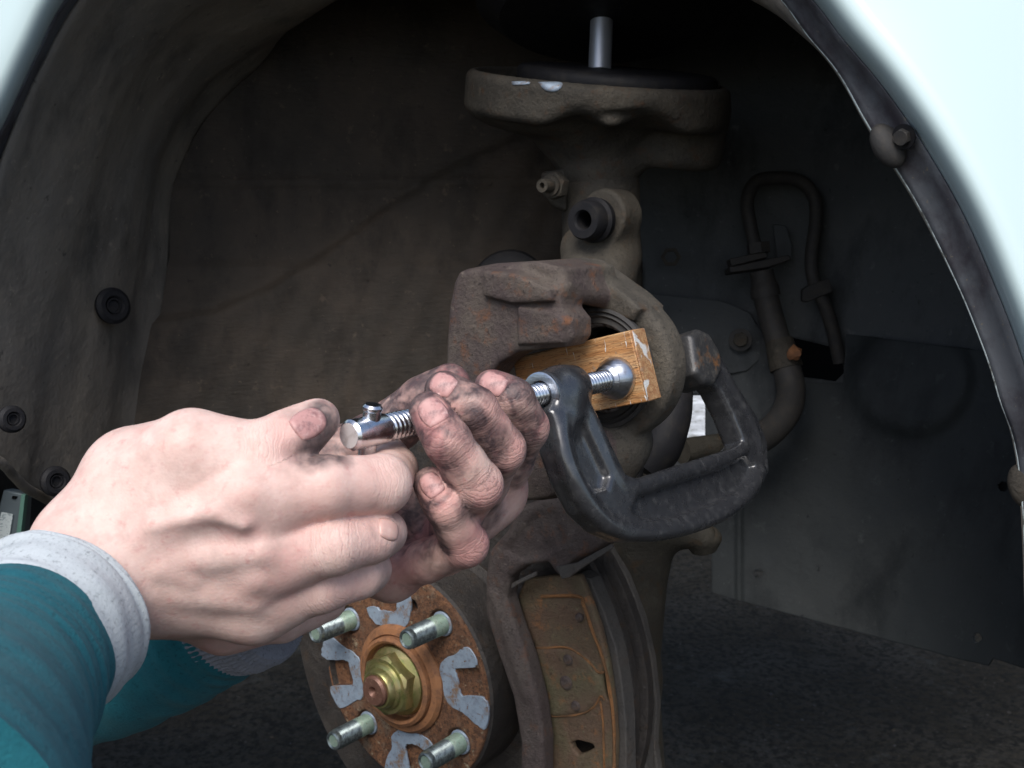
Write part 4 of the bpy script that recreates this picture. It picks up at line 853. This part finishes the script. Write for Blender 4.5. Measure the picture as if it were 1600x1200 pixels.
fin2 = [dict(p=p_pk, r=[8.2, 7.7, 6.9, 5.9], fold=[(1, .8), (2, .6)], k=7, sq=(V(-.3, -.2, -.9), 1.08)),
        dict(p=p_rg, r=[9.4, 8.3, 7.5, 6.6], fold=[(1, .9), (2, .7)], k=6, sq=(V(-.3, -.2, -.9), 1.08)),
        dict(p=p_md, r=[9.6, 8.3, 7.6, 6.9], fold=[(1, .9), (2, .7)], k=6, sq=(V(-.2, -.4, -.9), 1.08)),
        dict(p=p_ix, r=[9.6, 8.1, 7.4, 6.4], fold=[(1, .9), (2, .7)], k=6, sq=(V(-.2, -.5, -.8), 1.08)),
        dict(p=p_tm, r=[15, 12, 9.8, 9.2, 7.8], k=7, fold=[(2, .7)])]
gr2 = [(p_tm[4], 26, 1.0), (p_tm[2], 28, .75), (p_tm[1], 24, .65),
       (c(640, 640, 360), 9, .95), (c(655, 605, 358), 9, .9), (c(690, 575, 360), 12, .95), (c(740, 590, 365), 11, .9), (c(800, 590, 385), 12, .9), (c(830, 600, 385), 10, .8), (c(748, 590, 380), 7, .8),
       (c(735, 660, 358), 9, .8), (c(690, 720, 350), 9, .75), (c(725, 665, 352), 10, .7), (c(770, 700, 365), 10, .75), (c(820, 700, 385), 11, .8), (c(800, 660, 378), 9, .7), (c(845, 640, 390), 9, .6),
       (c(650, 720, 362), 8, .8), (c(660, 780, 368), 10, .8), (c(728, 788, 362), 8, .75), (c(690, 830, 380), 12, .8), (c(700, 760, 375), 16, .8), (c(640, 800, 400), 26, .75), (c(660, 700, 385), 22, .95),
       (c(620, 870, 398), 14, .5), (c(760, 800, 385), 12, .6), (c(720, 840, 385), 9, .6), (c(560, 920, 400), 16, .25), (c(700, 900, 390), 10, .35), (c(775, 745, 370), 8, .5), (c(820, 730, 400), 14, .7), (c(780, 830, 400), 14, .7)]
rd2 = [(c(665, 660, 346), 12, .9), (c(690, 620, 352), 10, .9), (c(775, 610, 372), 12, .9), (c(745, 855, 368), 12, 1), (c(770, 780, 355), 10, .7), (c(680, 780, 358), 10, .7), (c(655, 880, 392), 14, .8), (c(705, 700, 346), 12, .7), (c(800, 710, 370), 10, .6), (c(770, 650, 365), 10, .6)]
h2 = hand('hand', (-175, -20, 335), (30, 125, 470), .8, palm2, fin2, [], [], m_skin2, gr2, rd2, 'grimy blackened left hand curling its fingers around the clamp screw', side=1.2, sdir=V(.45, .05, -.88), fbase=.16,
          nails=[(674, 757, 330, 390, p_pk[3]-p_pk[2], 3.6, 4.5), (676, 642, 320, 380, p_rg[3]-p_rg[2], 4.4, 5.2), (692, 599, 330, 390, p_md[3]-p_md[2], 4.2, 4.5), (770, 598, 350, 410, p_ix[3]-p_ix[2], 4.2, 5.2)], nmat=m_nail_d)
# sleeves and cuffs
sl1 = tube('sleeve', [c(34, 1016, 306), c(-20, 1076, 286), c(-75, 1136, 263), c(-160, 1250, 225), c(-280, 1410, 190)], [26.5, 29.5, 31, 34, 39, 45], m_teal, pe, 90, 64, noise=.35); sl1['label'] = 'teal fleece sleeve of the near arm'
tube('cuff', [c(110, 944, 331), c(102, 951, 329), c(84, 970, 323), c(54, 1000, 312), c(30, 1024, 304)], [25.0, 27.2, 28.2, 28.2, 27.8, 27.0, 25.5], m_cuff, sl1, 40, 240, ribs=(80, .05), noise=.4)
sl2 = tube('sleeve', [c(366, 940, 408), c(300, 965, 418), c(180, 1005, 432), c(0, 1045, 455), c(-200, 1085, 480)], [26, 30, 34, 38, 41, 44], m_teal, pe, 90, 64, noise=.4); sl2['label'] = 'teal fleece sleeve of the far arm'
tube('cuff', [c(412, 925, 404), c(402, 929, 405), c(380, 936, 407), c(350, 946, 411)], [24.5, 26.6, 27.4, 27], m_cuff2, sl2, 40, 240, ribs=(80, .3), noise=.2)

# ------------------------------------------------------------------ jack at the left edge
jk = thing('car_jack', 'dark jack arm with a white label and green edge behind the liner', 'jack', c(0, 900, 700))
q = toplane([(-30, 900), (5, 765), (38, 772), (30, 900)], c(10, 800, 700), V(0, 0, -1)); prism('jack_arm', q, V(0, 0, 12), m_grey, jk, 1)
q = toplane([(-20, 890), (2, 800), (20, 804), (6, 890)], c(10, 800, 698), V(0, 0, -1)); prism('paper_label', q, V(0, 0, 1.5), m_label, jk, .1)
q = toplane([(22, 860), (33, 772), (39, 773), (30, 860)], c(10, 800, 697), V(0, 0, -1)); prism('green_edge_strip', q, V(0, 0, 5), m_green, jk, .3)
q = toplane([(19, 775), (26, 776), (24, 780), (18, 779)], c(10, 800, 698.5), V(0, 0, -1)); prism('jack_slot', q, V(0, 0, 2), m_hole, jk, .1)
